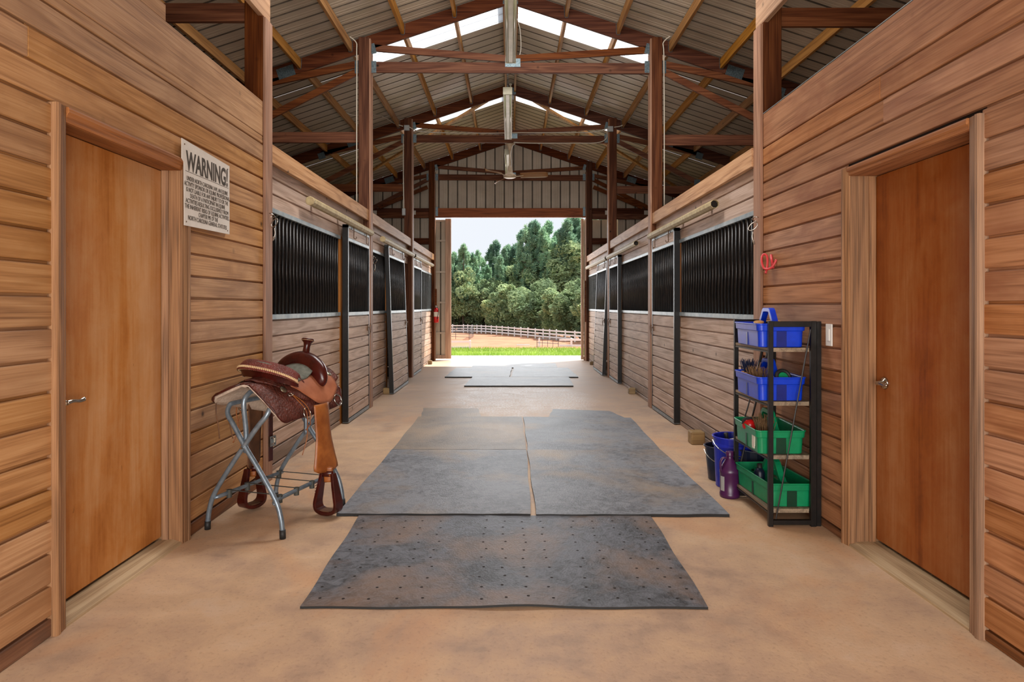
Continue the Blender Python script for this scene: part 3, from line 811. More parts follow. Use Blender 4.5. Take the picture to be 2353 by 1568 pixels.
# ------------------------------------------------------------------ rubber mats
def mat_obj(pts, th, m, label, name='rubber_mat', wave=None, holes=None, z0=.001, group=None):
    t = thing(name, label, 'mat', (sum(p[0] for p in pts)/4, sum(p[1] for p in pts)/4, 0), group)
    P = [Vector((p[0], p[1], 0)) for p in pts]      # near-left, near-right, far-right, far-left
    nu, nv = 36, 14
    def f(u, v, z):
        p = (P[0]*(1-u)+P[1]*u)*(1-v)+(P[3]*(1-u)+P[2]*u)*v
        e = min(u, 1-u, v, 1-v)
        jx = .004*math.sin(u*37+v*11)*(1 if e < .02 else 0); jy = .004*math.sin(u*23+v*31)*(1 if e < .02 else 0)
        dz = wave(u, v) if wave else 0
        return (p.x+jx, p.y+jy, z+dz)
    top = grid(lambda u, v: f(u, v, z0+th), nu, nv)
    mk('mat_surface', top, m, t, smooth=True)
    V = []; idx = [(i/nu, 0) for i in range(nu)]+[(1, j/nv) for j in range(nv)]+[(1-i/nu, 1) for i in range(nu)]+[(0, 1-j/nv) for j in range(nv)]
    n = len(idx)
    V = [f(u, v, z0) for u, v in idx]+[f(u, v, z0+th-.0005) for u, v in idx]
    mk('mat_edge', (V, [(i, (i+1) % n, n+(i+1) % n, n+i) for i in range(n)]), M['mat_edge'], t)
    if holes:
        hv = []
        for (u, v) in holes:
            c = f(u, v, z0+th+.0006); hv.append(([ (c[0]+.0075*math.cos(a*PI/4), c[1]+.0075*math.sin(a*PI/4), c[2]) for a in range(8)], [tuple(range(8))]))
        o_ = mk('drain_holes', join(*hv), M['hole'], t); o_['kind'] = 'stuff'
    return t
holes = []
for cu in (.03, .10, .165, .23, .29, .44, .50, .56, .62, .72, .79, .86, .93, .97):
    for cv in range(10): holes.append((min(.985, max(.015, cu+random.uniform(-.008, .008))), .06+cv*.095+random.uniform(-.01, .01)))
bump_ = lambda u, v: .012*math.exp(-((u-.53)/.10)**2)*math.exp(-(v/.35)**2)+.004*math.exp(-((u-.45)/.03)**2)*v
mat_obj([(-.924, 2.865), (.868, 2.862), (.884, 4.105), (-.952, 4.115)], .010, M['mat_worn'], 'front worn rubber mat with punched holes and dusty brown patches', wave=bump_, holes=holes)
mat_obj([(-1.10, 4.125), (.129, 4.122), (.147, 5.965), (-1.083, 5.975)], .018, M['mat'], 'left grey rubber mat behind the punched mat')
mat_obj([(.162, 4.11), (1.382, 4.115), (1.375, 5.965), (.155, 5.97)], .018, M['mat'], 'right grey rubber mat behind the punched mat')
mat_obj([(-1.085, 5.99), (.143, 5.985), (.134, 7.765), (-1.09, 7.77)], .016, M['mat_dusty'], 'brownish textured rubber mat, left one of the third row')
mat_obj([(.158, 5.985), (1.375, 5.985), (1.42, 7.70), (.155, 7.765)], .014, M['mat'], 'right grey rubber mat of the third row')
mat_obj([(-1.07, 7.78), (-.35, 7.78), (-.42, 8.45), (-1.13, 8.50)], .006, M['mat_dusty'], 'thin dust covered mat corner near the left stall post')
mat_obj([(.45, 7.78), (1.36, 7.72), (1.25, 8.25), (.55, 8.4)], .006, M['mat'], 'thin grey mat strip half buried in dust on the right')
mat_obj([(-.765, 10.76), (1.04, 10.76), (1.08, 12.08), (-.70, 12.1)], .02, M['mat'], 'wide dark mat nearest in the far group')
mat_obj([(-1.22, 12.11), (-.02, 12.11), (.03, 13.93), (-1.15, 13.95)], .02, M['mat'], 'left mat of the far group')
mat_obj([(.02, 12.11), (1.26, 12.1), (1.22, 13.9), (.07, 13.93)], .02, M['mat'], 'right mat of the far group')
mat_obj([(-.85, 13.96), (1.0, 13.95), (1.03, 15.0), (-.80, 15.1)], .018, M['mat'], 'farthest mat lying half in the sunlight')


# ------------------------------------------------------------------ warning sign
M['signw'] = plain('sign_white_board', 'cfc6bb', .5, c2='d8d0c6', ns=10)
M['ink'] = plain('sign_ink', '3c3226', .6)
sg_ = thing('warning_sign', 'white WARNING board with black lettering screwed to the left plank wall', 'sign', (XL, 3.95, 1.68))
# board corners: near edge y=3.672, far edge y=4.285
sy0, sy1 = 3.612, 4.225; SGX = XL+.024
mk('board', ([(SGX+.003, y_, z) for y_, z in ((sy0, 2.262), (sy1, 2.236), (sy1, 1.795), (sy0+.028, 1.782), (sy0+.024, 2.135), (sy0, 2.15))], [(0, 1, 2, 3, 4, 5)]), M['signw'], sg_, mods=[solid(.003)])
def text(name, body, size, y_, z, parent, m, sx=1.0, rot=(PI/2, 0, PI/2), x=SGX+.0055, align='CENTER', bold=0.0, ext=.0004):
    cu = bpy.data.curves.new(name, 'FONT'); cu.body = body; cu.size = size; cu.align_x = align; cu.extrude = ext; cu.offset = bold
    ob = bpy.data.objects.new(name, cu); C.objects.link(ob); bpy.context.view_layer.update()
    me = bpy.data.meshes.new_from_object(ob.evaluated_get(bpy.context.evaluated_depsgraph_get()))
    bpy.data.objects.remove(ob); me.materials.clear(); me.materials.append(m); me.name = name
    o = bpy.data.objects.new(name, me); C.objects.link(o)
    o.parent = parent; o.location = Vector((x, y_, z))-org(parent); o.rotation_euler = rot; o.scale = (sx, 1, 1)
    W[o.name] = Vector((x, y_, z)); return o
cy_ = (sy0+sy1)/2+.012
text('heading', 'WARNING!', .150, cy_, 2.100, sg_, M['ink'], .70, bold=.004)
mk('rule_line', box(SGX+.0048, SGX+.0056, sy0+.04, sy1-.02, 2.089, 2.091), M['ink'], sg_)
for i, (ln_, ww) in enumerate([('UNDER NORTH CAROLINA LAW, AN EQUINE', .53), ('ACTIVITY SPONSOR OR EQUINE PROFESSIONAL', .585), ('IS NOT LIABLE FOR ANY INJURY TO OR THE', .54), ('DEATH OF A PARTICIPANT IN EQUINE', .45),
                         ('ACTIVITIES RESULTING EXCLUSIVELY FROM', .55), ('THE INHERENT RISKS OF EQUINE ACTIVITIES.', .57), ('CHAPTER 99E OF THE', .25), ('NORTH CAROLINA GENERAL STATUTES', .50)]):
    o_ = text('text_line', ln_, .036, cy_, 2.040-.0315*i, sg_, M['ink'], 1.0, bold=.0)
    bpy.context.view_layer.update(); wdt = max(v.co.x for v in o_.data.vertices)-min(v.co.x for v in o_.data.vertices)
    o_.scale = (ww/wdt, 1, 1)
for (y_, z) in ((sy0+.03, 2.235), (sy1-.03, 2.21), (sy1-.03, 1.815), (sy0+.05, 1.805)):
    mk('screw', xform(lathe([(.001, 0), (.005, 0), (.004, .002), (.001, .003)], (0, 0, 0), 8, cap=False), lambda v: Vector((SGX+.0045+v.z, y_+v.x, z+v.y))), M['brass'], sg_)
    mk('spacer', box(XL+.001, SGX+.002, y_+.02, y_+.04, z-.01, z+.01), M['casing'], sg_)

# ------------------------------------------------------------------ light switch, hooks
t = thing('light_switch', 'white light switch plate on the right plank wall above the totes', 'switch', (XR, 3.86, 1.16))
mk('switch_plate', box(XR-.008, XR-.001, 3.815, 3.89, 1.095, 1.225), M['whiteplastic'], t, mods=[bevel(.003, 2)])
mk('rocker', box(XR-.013, XR-.008, 3.837, 3.868, 1.125, 1.195), M['whiteplastic'], t, mods=[bevel(.002, 2)])
t = thing('wall_hook', 'red rubber coated wall hook high on the right wall', 'hook', (XR, 4.78, 1.68))
rx = XR-.02
mk('hook_loop', tube([(XR-.002, 4.62, 1.66), (rx-.01, 4.64, 1.605), (rx-.045, 4.68, 1.60), (rx-.05, 4.72, 1.66), (rx-.03, 4.74, 1.705), (rx-.01, 4.72, 1.69), (rx-.02, 4.69, 1.62), (rx-.04, 4.67, 1.565)], .0085, 8, 6), M['red'], t, smooth=True)
mk('hook_base', tube([(rx+.01, 4.70, 1.70), (rx+.01, 4.66, 1.60)], .010, 8), M['red'], t, smooth=True)
def tie_ring(name, label, X, Y, Z, s):
    t = thing(name, label, 'tie ring', (X, Y, Z))
    mk('screw_eye', join(ring((X-s*.012, Y, Z), .026, .0035, (.3, .5, 1), 16, 6), tube([(X+s*.02, Y, Z), (X-s*.0, Y, Z)], .004, 6)), M['chrome'], t, smooth=True)
    mk('ring', ring((X-s*.03, Y+.01, Z-.055), .040, .0035, (.5, 1, 0), 18, 6, .55), M['chrome'], t, smooth=True)
    mk('snap_hook', tube([(X-s*.03, Y+.01, Z-.095), (X-s*.035, Y+.01, Z-.13), (X-s*.03, Y+.01, Z-.165), (X-s*.022, Y, Z-.19), (X-s*.03, Y-.01, Z-.16)], [.005, .004, .006, .004, .003], 7, 4), M['chrome'], t, smooth=True)
tie_ring('tie_ring', 'metal tie ring with snap hook hanging on the left foreground post', XL+.02, 4.96, 2.02, -1)
tie_ring('tie_ring', 'metal tie ring with snap hook hanging on the right foreground post', XR-.02, 4.93, 1.99, 1)
tie_ring('tie_ring', 'small rusty tie ring on the second left post', -PX+.02, 8.64, 1.98, -1)

# ------------------------------------------------------------------ fluorescent fixtures
def fixture(x, ya, yb, z, label):
    t = thing('light_fixture', label, 'light fixture', (x, (ya+yb)/2, z))
    pr = [(-.062, .0), (-.062, .07), (-.045, .085), (.045, .085), (.062, .07), (.062, .0), (.05, -.004), (.046, .012), (.034, .012), (.026, -.006), (-.026, -.006), (-.034, .012), (-.046, .012), (-.05, -.004)]
    mk('housing', extrude(pr, lambda a, b_, y_: (x+a, y_, z+b_), ya, yb), M['fixture'], t)
    for s in (-1, 1):
        mk('lamp_tube', tube([(x+s*.040, ya+.03, z+.000), (x+s*.040, yb-.03, z+.000)], .0125, 10), M['lens'], t, smooth=True)
    mk('centre_channel', box(x-.022, x+.022, ya+.02, yb-.02, z-.012, z-.005), M['fixture'], t)
    for y_ in (ya-.012, yb):
        mk('end_plate', box(x-.064, x+.064, y_, y_+.012, z-.012, z+.09), M['fixture'], t, mods=[bevel(.003)])
    for y_ in (ya+.12, yb-.12):
        zz = z+.09; ch = []
        k = 0
        while zz < RT-.15-.0:
            ch.append(ring((x, y_, zz+.012), .009, .0018, (1, 0, 0) if k % 2 else (0, 1, 0), 8, 4, 1.0)); zz += .026; k += 1
        mk('chain', join(*ch), M['steel'], t)
fixture(.002, 5.40, 7.86, 4.27, 'long fluorescent fixture hanging nearest the camera under the ridge')
fixture(-.040, 9.06, 11.50, 4.28, 'second fluorescent fixture with greenish tubes, before the middle truss')
fixture(-.055, 12.72, 15.1, 4.30, 'farthest fluorescent fixture, partly behind the ceiling fan')

# ceiling fan
fx, fy = -.012, 12.35
M['fanpaint'] = plain('beige_fan_paint', 'c8b49a', .45, c2='b59c80', ns=20)
M['blade'+'_fan'] = plain('tan_fan_blade', '8e6238', .5)
t = thing('ceiling_fan', 'beige ceiling fan with three blades hanging from the middle truss', 'fan', (fx, fy, 3.76))
mk('canopy', lathe([(.012, 4.28), (.035, 4.30), (.05, 4.36), (.09, 4.40), (.092, 4.41)], (fx, fy, 0), 16), M['fanpaint'], t, smooth=True)
mk('down_rod', tube([(fx, fy, 3.93), (fx, fy, 4.32)], .016, 8), M['fanpaint'], t, smooth=True)
mk('rod_cable', tube([(fx+.02, fy-.02, 3.93), (fx+.035, fy-.02, 4.05), (fx+.02, fy-.02, 4.2), (fx+.05, fy-.02, 4.35), (fx+.10, fy-.02, 4.40)], .006, 5, 5), M['whiteplastic'], t)
mk('motor', lathe([(.02, 3.99), (.035, 3.98), (.05, 3.90), (.06, 3.845), (.105, 3.82), (.125, 3.80), (.12, 3.77), (.085, 3.755), (.001, 3.75)], (fx, fy, 0), 20), M['fanpaint'], t, smooth=True)
for a in (-8, 112, 232):
    a = math.radians(a); ca, sa = math.cos(a), math.sin(a)
    R = lambda r_, q_, z_: (fx+ca*r_-sa*q_, fy+sa*r_+ca*q_, z_)
    def bl(u, v):
        r_ = .20+.52*u; wd = (.055+.02*math.sin(u*PI*.8))*math.sqrt(max(.02, 1-max(0, (u-.85)/.15)**2))
        return R(r_, wd*(2*v-1), 3.80-.036*(2*v-1))
    bb_ = mk('fan_blade', grid(bl, 14, 4), M['blade_fan'], t, smooth=True, mods=[solid(.005)])
    mk('blade_arm', tube([R(.09, 0, 3.79), R(.16, 0, 3.785), R(.26, 0, 3.80)], [(.006, .02), (.006, .014), (.004, .03)], 8, 3), M['fanpaint'], t)

# junction boxes and cables
def jbox(x, y, z, label, wd=.10, hh=.10):
    o_ = thing('junction_box', label, 'electrical box', (x, y, z))
    mk('box_body', box(x-wd/2, x+wd/2, y-.05, y-.001, z, z+hh), M['greybox'], o_, mods=[bevel(.004)])
    mk('cover_plate', box(x-wd/2+.008, x+wd/2-.008, y-.055, y-.05, z+.008, z+hh-.008), M['greybox'], o_, mods=[bevel(.002)])
    for i_ in (-1, 1): mk('screw', xform(lathe([(.001, 0), (.006, 0), (.001, .002)], (0, 0, 0), 6, cap=False), lambda v: Vector((x+i_*.03+v.x, y-.055-v.z, z+hh/2+v.y))), M['steel'], o_)
jbox(-1.93, 12.18, 4.60, 'square grey junction box on the third left post')
jbox(1.86, 12.18, 4.58, 'square grey junction box on the third right post')
jbox(-1.985, 12.175, 3.02, 'small grey outlet box low on the third left post conduit', .06, .13)
M['cable'] = plain('white_cable', 'bdb3a2', .5)
def cable(name, pts, r, label, m='cable'):
    return tag(mk(name, tube(pts, r, 6, 5), M[m], smooth=True), label, 'cable')
cable('cable', [(-1.88, 12.12, 4.66), (-1.7, 12.2, 4.60), (-1.2, 12.215, 4.575), (-.4, 12.215, 4.57), (.1, 12.215, 4.575), (.8, 12.215, 4.58), (1.4, 12.215, 4.585), (1.65, 12.2, 4.60), (1.81, 12.13, 4.64)], .009, 'pale cable running along the middle truss web between grey boxes')
cable('cable', [(.06, 12.2, 4.395), (.4, 12.22, 4.385), (1.2, 12.22, 4.385), (1.62, 12.21, 4.39), (1.78, 12.17, 4.45), (1.80, 12.15, 4.58)], .009, 'pale cable under the middle truss chord towards the right box')
cable('conduit', [(-1.985, 12.155, 3.10), (-1.995, 12.155, 3.8), (-1.995, 12.15, 4.5)], .011, 'thin conduit beside the third left post')
cable('conduit', [(2.0, 8.49, 2.6), (2.0, 8.49, 3.8), (1.995, 8.49, 4.6), (2.0, 8.49, 4.78), (2.2, 8.45, 4.9)], .008, 'thin conduit beside the second right post')
cable('conduit', [(-2.0, 8.49, 2.6), (-2.0, 8.49, 3.8), (-2.0, 8.49, 4.6), (-2.02, 8.49, 4.78), (-2.2, 8.45, 4.88)], .008, 'thin conduit beside the second left post')
cable('conduit', [(-2.0, 12.14, 4.68), (-2.15, 12.1, 4.72), (-2.35, 11.6, 4.73), (-2.75, 11.0, 4.58), (-2.78, 9.6, 4.58), (-2.78, 8.9, 4.58)], .009, 'bent conduit running from the left grey box along a purlin')
cable('conduit', [(1.93, 12.14, 4.66), (2.1, 12.1, 4.70), (2.2, 11.6, 4.78), (2.14, 11.0, 4.78), (2.14, 9.6, 4.78), (2.14, 8.9, 4.78)], .009, 'bent conduit running from the right grey box along a purlin')
cable('cable', [(.10, 8.7, 4.62), (.14, 8.8, 4.8), (.13, 8.9, 5.1), (.09, 8.9, 5.25)], .005, 'loop of thin wire beside the nearest light fixture')

# fire extinguisher
t = thing('fire_extinguisher', 'red fire extinguisher on the left doorway post', 'extinguisher', (-1.79, 15.74, .93))
ex, ey = -1.79, 15.74
mk('cylinder', lathe([(.001, .93), (.055, .935), (.06, .96), (.06, 1.22), (.05, 1.265), (.022, 1.285), (.02, 1.30)], (ex, ey, 0), 16), M['extred'], t, smooth=True)
mk('label_band', lathe([(.0608, 1.08), (.0608, 1.19)], (ex, ey, 0), 16, cap=False), M['white'], t, smooth=True)
mk('valve_handle', join(box(ex-.012, ex+.012, ey-.05, ey+.03, 1.30, 1.315), box(ex-.012, ex+.012, ey-.06, ey+.02, 1.33, 1.345), box(ex-.012, ex+.012, ey-.01, ey+.02, 1.29, 1.34)), M['chrome'], t)
mk('hose', tube([(ex, ey-.03, 1.305), (ex+.05, ey-.06, 1.27), (ex+.055, ey-.07, 1.12), (ex+.03, ey-.075, 1.02)], .009, 6, 5), M['blacksteel'], t)

# ------------------------------------------------------------------ saddle rack and saddle
UC = Vector((-1.45, 4.14, 0)); U = Vector((.30, .954, 0)); V_ = Vector((.954, -.30, 0))
def L(s, v, z): return UC+U*s+V_*v+Vector((0, 0, z))
M['rack'] = plain('grey_tubular_steel', '8694a0', .35, .55, .5, c2='6c7a86', ns=25)
M['rubber'] = plain('black_rubber_foot', '1a1a1a', .6)
M['strap'] = plain('dark_elastic_strap', '3c3d38', .7)
rk = thing('saddle_rack', 'folding grey tubular saddle rack on crossed legs by the left wall', 'rack', L(0, 0, 0))
R_ = .0145
for e, (sf, sr) in enumerate(((-.345, -.30), (.285, .26))):
    d = -1 if e == 0 else 1
    for sd in (-1, 1):
        # leg from a foot on one side, crossing, rounding over into the rail of the other side
        o = sd
        P = [L(sf, o*.262, .045), L(sf, o*.25, .12), L(sf, o*.215, .215), L(sf+.0, o*.11, .37), L(sf+.0, o*.012, .50), L(sf+.01, -o*.085, .63), L(sf+.02, -o*.135, .69),
             L(sf+.045*(-d)*-1*-1, -o*.145, .735), L(sf-d*.09, -o*.14, .748), L(0, -o*.135, .748)]
        mk('leg', tube(P, R_, 10, 5), M['rack'], rk, smooth=True)
        mk('rubber_foot', tube([L(sf, o*.264, 0), L(sf, o*.262, .05)], R_+.003, 10), M['rubber'], rk, smooth=True)
    mk('ridge_post', tube([L(sf-.02*-d*-1, -.005, .47), L(sf-.02*-d*-1, -.005, .60), L(sf, -.005, .76), L(sf-d*.03, 0, .81), L(sf-d*.10, 0, .828), L(0, 0, .828)], R_, 10, 5), M['rack'], rk, smooth=True)
    mk('pivot_bolt', tube([L(sf-.03, 0, .505), L(sf+.03, 0, .505)], .006, 8), M['chrome'], rk)
for sd in (-1, 1):
    mk('tray_rail', tube([L(-.345, sd*.215, .19), L(-.31, sd*.19, .20), L(-.1, sd*.18, .205), L(.2, sd*.18, .205), L(.285, sd*.21, .19)], [(.008, .012), .0125, .0125, .0125, (.008, .012)], 8, 4), M['white'] if False else M['rack'], rk, smooth=True)
for q_ in (-.26, -.10, .06, .21):
    mk('tray_strap', join(box(-.2, .2, -.007, .007, 0, .002)), M['strap'], rk, o=(0, 0, 0))
    o_ = [c for c in C.objects if c.name.startswith('tray_strap')][-1]
    o_.location = L(q_, 0, .218)-org(rk); o_.rotation_euler = (0, 0, math.atan2(-.30, .954)); W[o_.name] = L(q_, 0, .218)
    for sd in (-1, 1): mk('strap_clip', tube([L(q_, sd*.18+.0, .205-.03), L(q_, sd*.18+.0, .222)], .0165, 8), M['strap'], rk)

def leather(name, a, b, rough=.38, tooled=0, sc=70):
    q = N(name); g = q.n('NewGeometry'); P = g.outputs['Position']
    f = q.noise(P, 9, 5, .6)
    col = q.ramp(f, [(.35, lin(a)), (.65, lin(b))])
    if tooled:
        vo = q.n('TexVoronoi', Scale=sc); q.l(q.scaled(P, (1, 1, 1)), vo.inputs['Vector'])
        wv = q.n('TexNoise', Scale=sc*.9, Detail=2., Distortion=2.5); q.l(P, wv.inputs['Vector'])
        h = q.math('ADD', vo.outputs['Distance'], wv.outputs['Fac'])
        col = q.mix(q.ramp(h, [(.55, (.55, .55, .55)), (.9, (0, 0, 0))]), col, lin(tuple(x*.45 for x in lin2(a))))
        q.bump(h, tooled, .006)
    else: q.bump(q.noise(P, 160, 3), .1, .002)
    q.set(Base_Color=col, Roughness=rough, Specular_IOR_Level=.5); return q.m
M['skirt'] = leather('tooled_brown_leather', '4a2016', '6a3428', .42, .9)
M['darkleather'] = leather('dark_oiled_leather', '300b07', '45130d', .24)
M['cantle'] = leather('tooled_oxblood_leather', '561f17', '742e24', .4, .7, 110)
M['tan'] = leather('smooth_tan_leather', '95563a', 'a9694a', .42)
M['fender'] = leather('orange_tan_fender_leather', '7e431a', 'a2602c', .38)
M['fender_old'] = leather('fender_rough_back_leather', '4c2f1c', '6e482c', .7)
M['suede'] = plain('grey_green_suede_seat', '5d5f55', .9, c2='72746a', ns=40, bumpy=.5, bs=120)
M['fleece'] = plain('cream_fleece', 'b8a493', .95, c2='cbb9a8', ns=60, bumpy=1, bs=90)
M['rawhide'] = plain('cream_rawhide_lacing', 'c2a074', .4, c2='d2b48a', ns=60)
M['silver'] = plain('tarnished_silver_concho', 'a3a08c', .3, .9)
def interp(tb, a):
    for (a0, *p), (a1, *q_) in zip(tb, tb[1:]):
        if a <= a1:
            t_ = max(0, (a-a0)/(a1-a0)); t_ = t_
            return [x+(y-x)*t_ for x, y in zip(p, q_)]
    return list(tb[-1][1:])
RT_ = [(0, 0, .885), (.06, .058, .872), (.12, .108, .84), (.18, .148, .796), (.25, .183, .735), (.34, .213, .65), (.45, .238, .545)]
LR_ = [(0, 0, .885), (.06, .060, .880), (.12, .116, .862), (.18, .172, .838), (.25, .232, .806), (.34, .305, .752), (.45, .39, .68)]
LF_ = [(0, 0, .885), (.06, .058, .872), (.12, .108, .845), (.18, .150, .795), (.25, .190, .72), (.34, .22, .625), (.45, .24, .53)]
def D(s, a, off=0):
    def pt(a):
        if a >= 0: v, z = interp(RT_, a)
        else:
            k_ = min(1, max(0, (s+.30)/.42)); v1, z1 = interp(LR_, -a); v2, z2 = interp(LF_, -a)
            v, z = -(v1+(v2-v1)*k_), z1+(z2-z1)*k_
        return v, z
    v, z = pt(a); v2, z2 = pt(a+.02); v3, z3 = pt(a-.02)
    tv, tz = v2-v3, z2-z3; l_ = math.hypot(tv, tz); nv, nz_ = -tz/l_, tv/l_
    z += .025*max(0, (s-.15)/.25)**2-.015*max(0, (-.2-s)/.15)
    return L(s, v+nv*off, z+nz_*off)
def panel(name, m, s0, s1, alo, ahi, off, th, nu=26, nv=8, sub=True):
    f = lambda u, v: tuple(D(s0+(s1-s0)*u, alo(u)+(ahi(u)-alo(u))*v, off))
    return mk(name, grid(f, nu, nv), m, sad, smooth=True, mods=[solid(th, 0)])
sad = thing('western_saddle', 'brown western saddle with tooled skirt, dark horn and cream laced cantle on the rack', 'saddle', L(0, 0, .7))
def sup(u, p0=.10, p1=.10, pw=2.6):
    """rounded ends: 0 at the ends, 1 in the middle"""
    e = min(u/p0, 1) if u < .5 else min((1-u)/p1, 1)
    return (1-(1-e)**pw)**(1/pw) if e < 1 else 1
for sd in (-1, 1):
    A = .345 if sd > 0 else .335
    r_ = lambda u: sd*(.03+(A-.03)*sup(u, .16, .14)*(1-.04*u))
    panel('skirt', M['skirt'], -.345, .40, lambda u: sd*.0, r_, .004, .006)
    panel('fleece', M['fleece'], -.34, .395, lambda u: 0.0, lambda u: sd*(.03+(A-.037)*sup(u, .16, .14)), -.008, .017)
    # edge roll of stitched border
    mk('skirt_border', tube([D(-.345+.745*i/40, r_(i/40), .006) for i in range(41)], .0035, 6), M['darkleather'], sad, smooth=True)
    panel('rear_jockey', M['skirt'], -.29, .10, lambda u: sd*(.0 if u < .6 else .06), lambda u: sd*(.035+.215*math.sin(min(1, u*1.25+.02)*PI/2)**1.1*(1-.12*max(0, u-.75)/.25)), .016, .005)
    panel('seat_jockey', M['tan'], -.10, .34, lambda u: sd*(.075), lambda u: sd*(.13+.17*math.sin(min(1, u*1.55+.1)*PI/2)**1.3*(1 if u < .62 else 1-.5*((u-.62)/.38)**1.6)), .024, .005)
    panel('front_jockey', M['skirt'], .16, .405, lambda u: sd*.02, lambda u: sd*(.05+.20*math.sin(min(1, u*1.1+.5)*PI*.5)*(1-.4*u)), .015, .005)
    # fender: hanging strap panel
    sc_ = .06 if sd > 0 else .03
    z0_ = .715; fv = .235 if sd > 0 else -.205
    def fend(u, v, sd=sd, sc_=sc_, fv=fv):
        z = z0_-.43*u; half = .078-.010*math.sin(u*PI*.9)+.026*max(0, u-.5)/.5
        if u > .93: half *= math.sqrt(max(.10, 1-((u-.93)/.075)**2*.75))
        a = (2*v-1)
        tw = .25*u*sd
        return tuple(L(sc_+half*a*math.cos(tw)+.012*u, fv+sd*(.012+.03*u)+half*a*math.sin(tw)*1.2+sd*.012*(1-a*a), z))
    mk('fender', grid(fend, 22, 8), M['fender'] if sd > 0 else M['fender_old'], sad, smooth=True, mods=[solid(.006)])
    b0 = fend(1, .5); bx = Vector(b0)
    bx.z = .285
    mk('stirrup_strap', tube([bx+Vector((0, 0, .03)), bx+Vector((0, 0, -.02)), bx+Vector((0, 0, -.065))], [(.008, .034), (.008, .028), (.008, .026)], 8, 3), M['fender'], sad, smooth=True)
    mk('hobble_strap', tube([bx+Vector((0, 0, -.03)), bx+Vector((0, 0, .005))], [(.013, .036), (.013, .037)], 10), M['darkleather'], sad, smooth=True)
    # stirrup: flared D shape turned half towards the aisle
    ang = math.radians(-22 if sd > 0 else 62); ax = Vector((math.cos(ang), math.sin(ang), 0)); ay = Vector((-ax.y, ax.x, 0))
    cb = Vector((bx.x+.0, bx.y, .032))
    path = [(-.040, .245, .018), (-.054, .17, .026), (-.069, .10, .033), (-.078, .05, .037), (-.068, .016, .040), (-.035, .0, .043), (0, -.003, .045), (.035, .0, .043), (.068, .016, .040), (.078, .05, .037), (.069, .10, .033), (.054, .17, .026), (.040, .245, .018)]
    pts_ = catmull([Vector(p) for p in path], 4)
    V2 = []; F2 = []
    for i, p in enumerate(pts_):
        q0 = pts_[max(0, i-1)]; q1 = pts_[min(len(pts_)-1, i+1)]; tt = Vector((q1.x-q0.x, q1.y-q0.y)).normalized(); nn = Vector((-tt.y, tt.x))
        for (a_, b_) in ((-1, -1), (1, -1), (1, 1), (-1, 1)):
            V2.append(tuple(cb+ax*(p.x+nn.x*a_*.0115)+Vector((0, 0, p.y+nn.y*a_*.0115))+ay*(b_*p.z)))
    for i in range(len(pts_)-1):
        for k_ in range(4): F2.append((i*4+k_, i*4+(k_+1) % 4, i*4+4+(k_+1) % 4, i*4+4+k_))
    F2 += [(3, 2, 1, 0), tuple(range(len(V2)-4, len(V2)))]
    st_ = mk('stirrup', (V2, F2), M['darkleather'], sad, smooth=False, mods=[bevel(.004, 2)])
    mk('stirrup_bolt', tube([cb+ax*-.034+Vector((0, 0, .232)), cb+ax*.034+Vector((0, 0, .232))], .008, 8), M['fender'], st_)
    mk('stirrup_tread', xform(box(-.058, .058, -.034, .034, .007, .014), lambda v: cb+ax*v.x+ay*v.y+Vector((0, 0, v.z))), M['fender_old'], st_)
    lc = [tube([cb-ax*(.089-.00012*k_*k_)-ay*.020+Vector((0, 0, .04+.017*k_)), cb-ax*(.089-.00012*k_*k_)+ay*.020+Vector((0, 0, .048+.017*k_))], .0022, 5) for k_ in range(9)] if sd > 0 else []
    if lc: mk('stirrup_lacing', join(*lc), M['cantle'], st_)
    # conchos, rigging rings and latigo strings
    c1 = D(-.185, sd*.155, .024); n1 = (D(-.185, sd*.155, .05)-c1).normalized(); qq = n1.to_track_quat('Z', 'Y').to_matrix()
    mk('concho', lathe([(.001, .006), (.012, .006), (.022, .003), (.024, 0)], c1, 16, qq, cap=False), M['silver'], sad, smooth=True)
    c2 = D(.335, sd*.12, .024); n2 = (D(.335, sd*.12, .05)-c2).normalized()
    mk('concho', lathe([(.001, .006), (.010, .006), (.018, .003), (.020, 0)], c2, 16, n2.to_track_quat('Z', 'Y').to_matrix(), cap=False), M['silver'], sad, smooth=True)
    c3 = D(-.045, sd*.325, .012)
    mk('rigging_ring', ring(c3, .034, .0045, (D(-.05, sd*.3, .1)-D(-.05, sd*.3, 0)), 20, 7, 1.0), M['chrome'], sad, smooth=True)
    c4 = D(.31, sd*.30, .012)
    mk('rigging_ring', ring(c4, .036, .0045, (D(.3, sd*.3, .1)-D(.3, sd*.3, 0)), 20, 7, 1.1), M['chrome'], sad, smooth=True)
    mk('small_ring', ring(D(-.155, sd*.195, .026), .017, .003, (.2, -.4, 1), 14, 6, .7), M['chrome'], sad, smooth=True)
    s0_ = D(-.15, sd*.195, .03)
    for dq, bot in ((0, .50), (.03, .62)):
        mk('saddle_string', tube([s0_, D(-.11+dq, sd*.25, .028), D(-.08+dq, sd*.31, .034), D(-.075+dq, sd*.34, .03)+Vector((0, 0, -.05)), D(-.07+dq, sd*.34, .02)+Vector((0, 0, -.14 if dq == 0 else -.06)), D(-.09+dq*1.2, sd*.34, .02)+Vector((-.015, 0, -.235 if dq == 0 else -.09))], [(.0025, .004)]*6, 6, 6), M['fender'], sad, smooth=True)
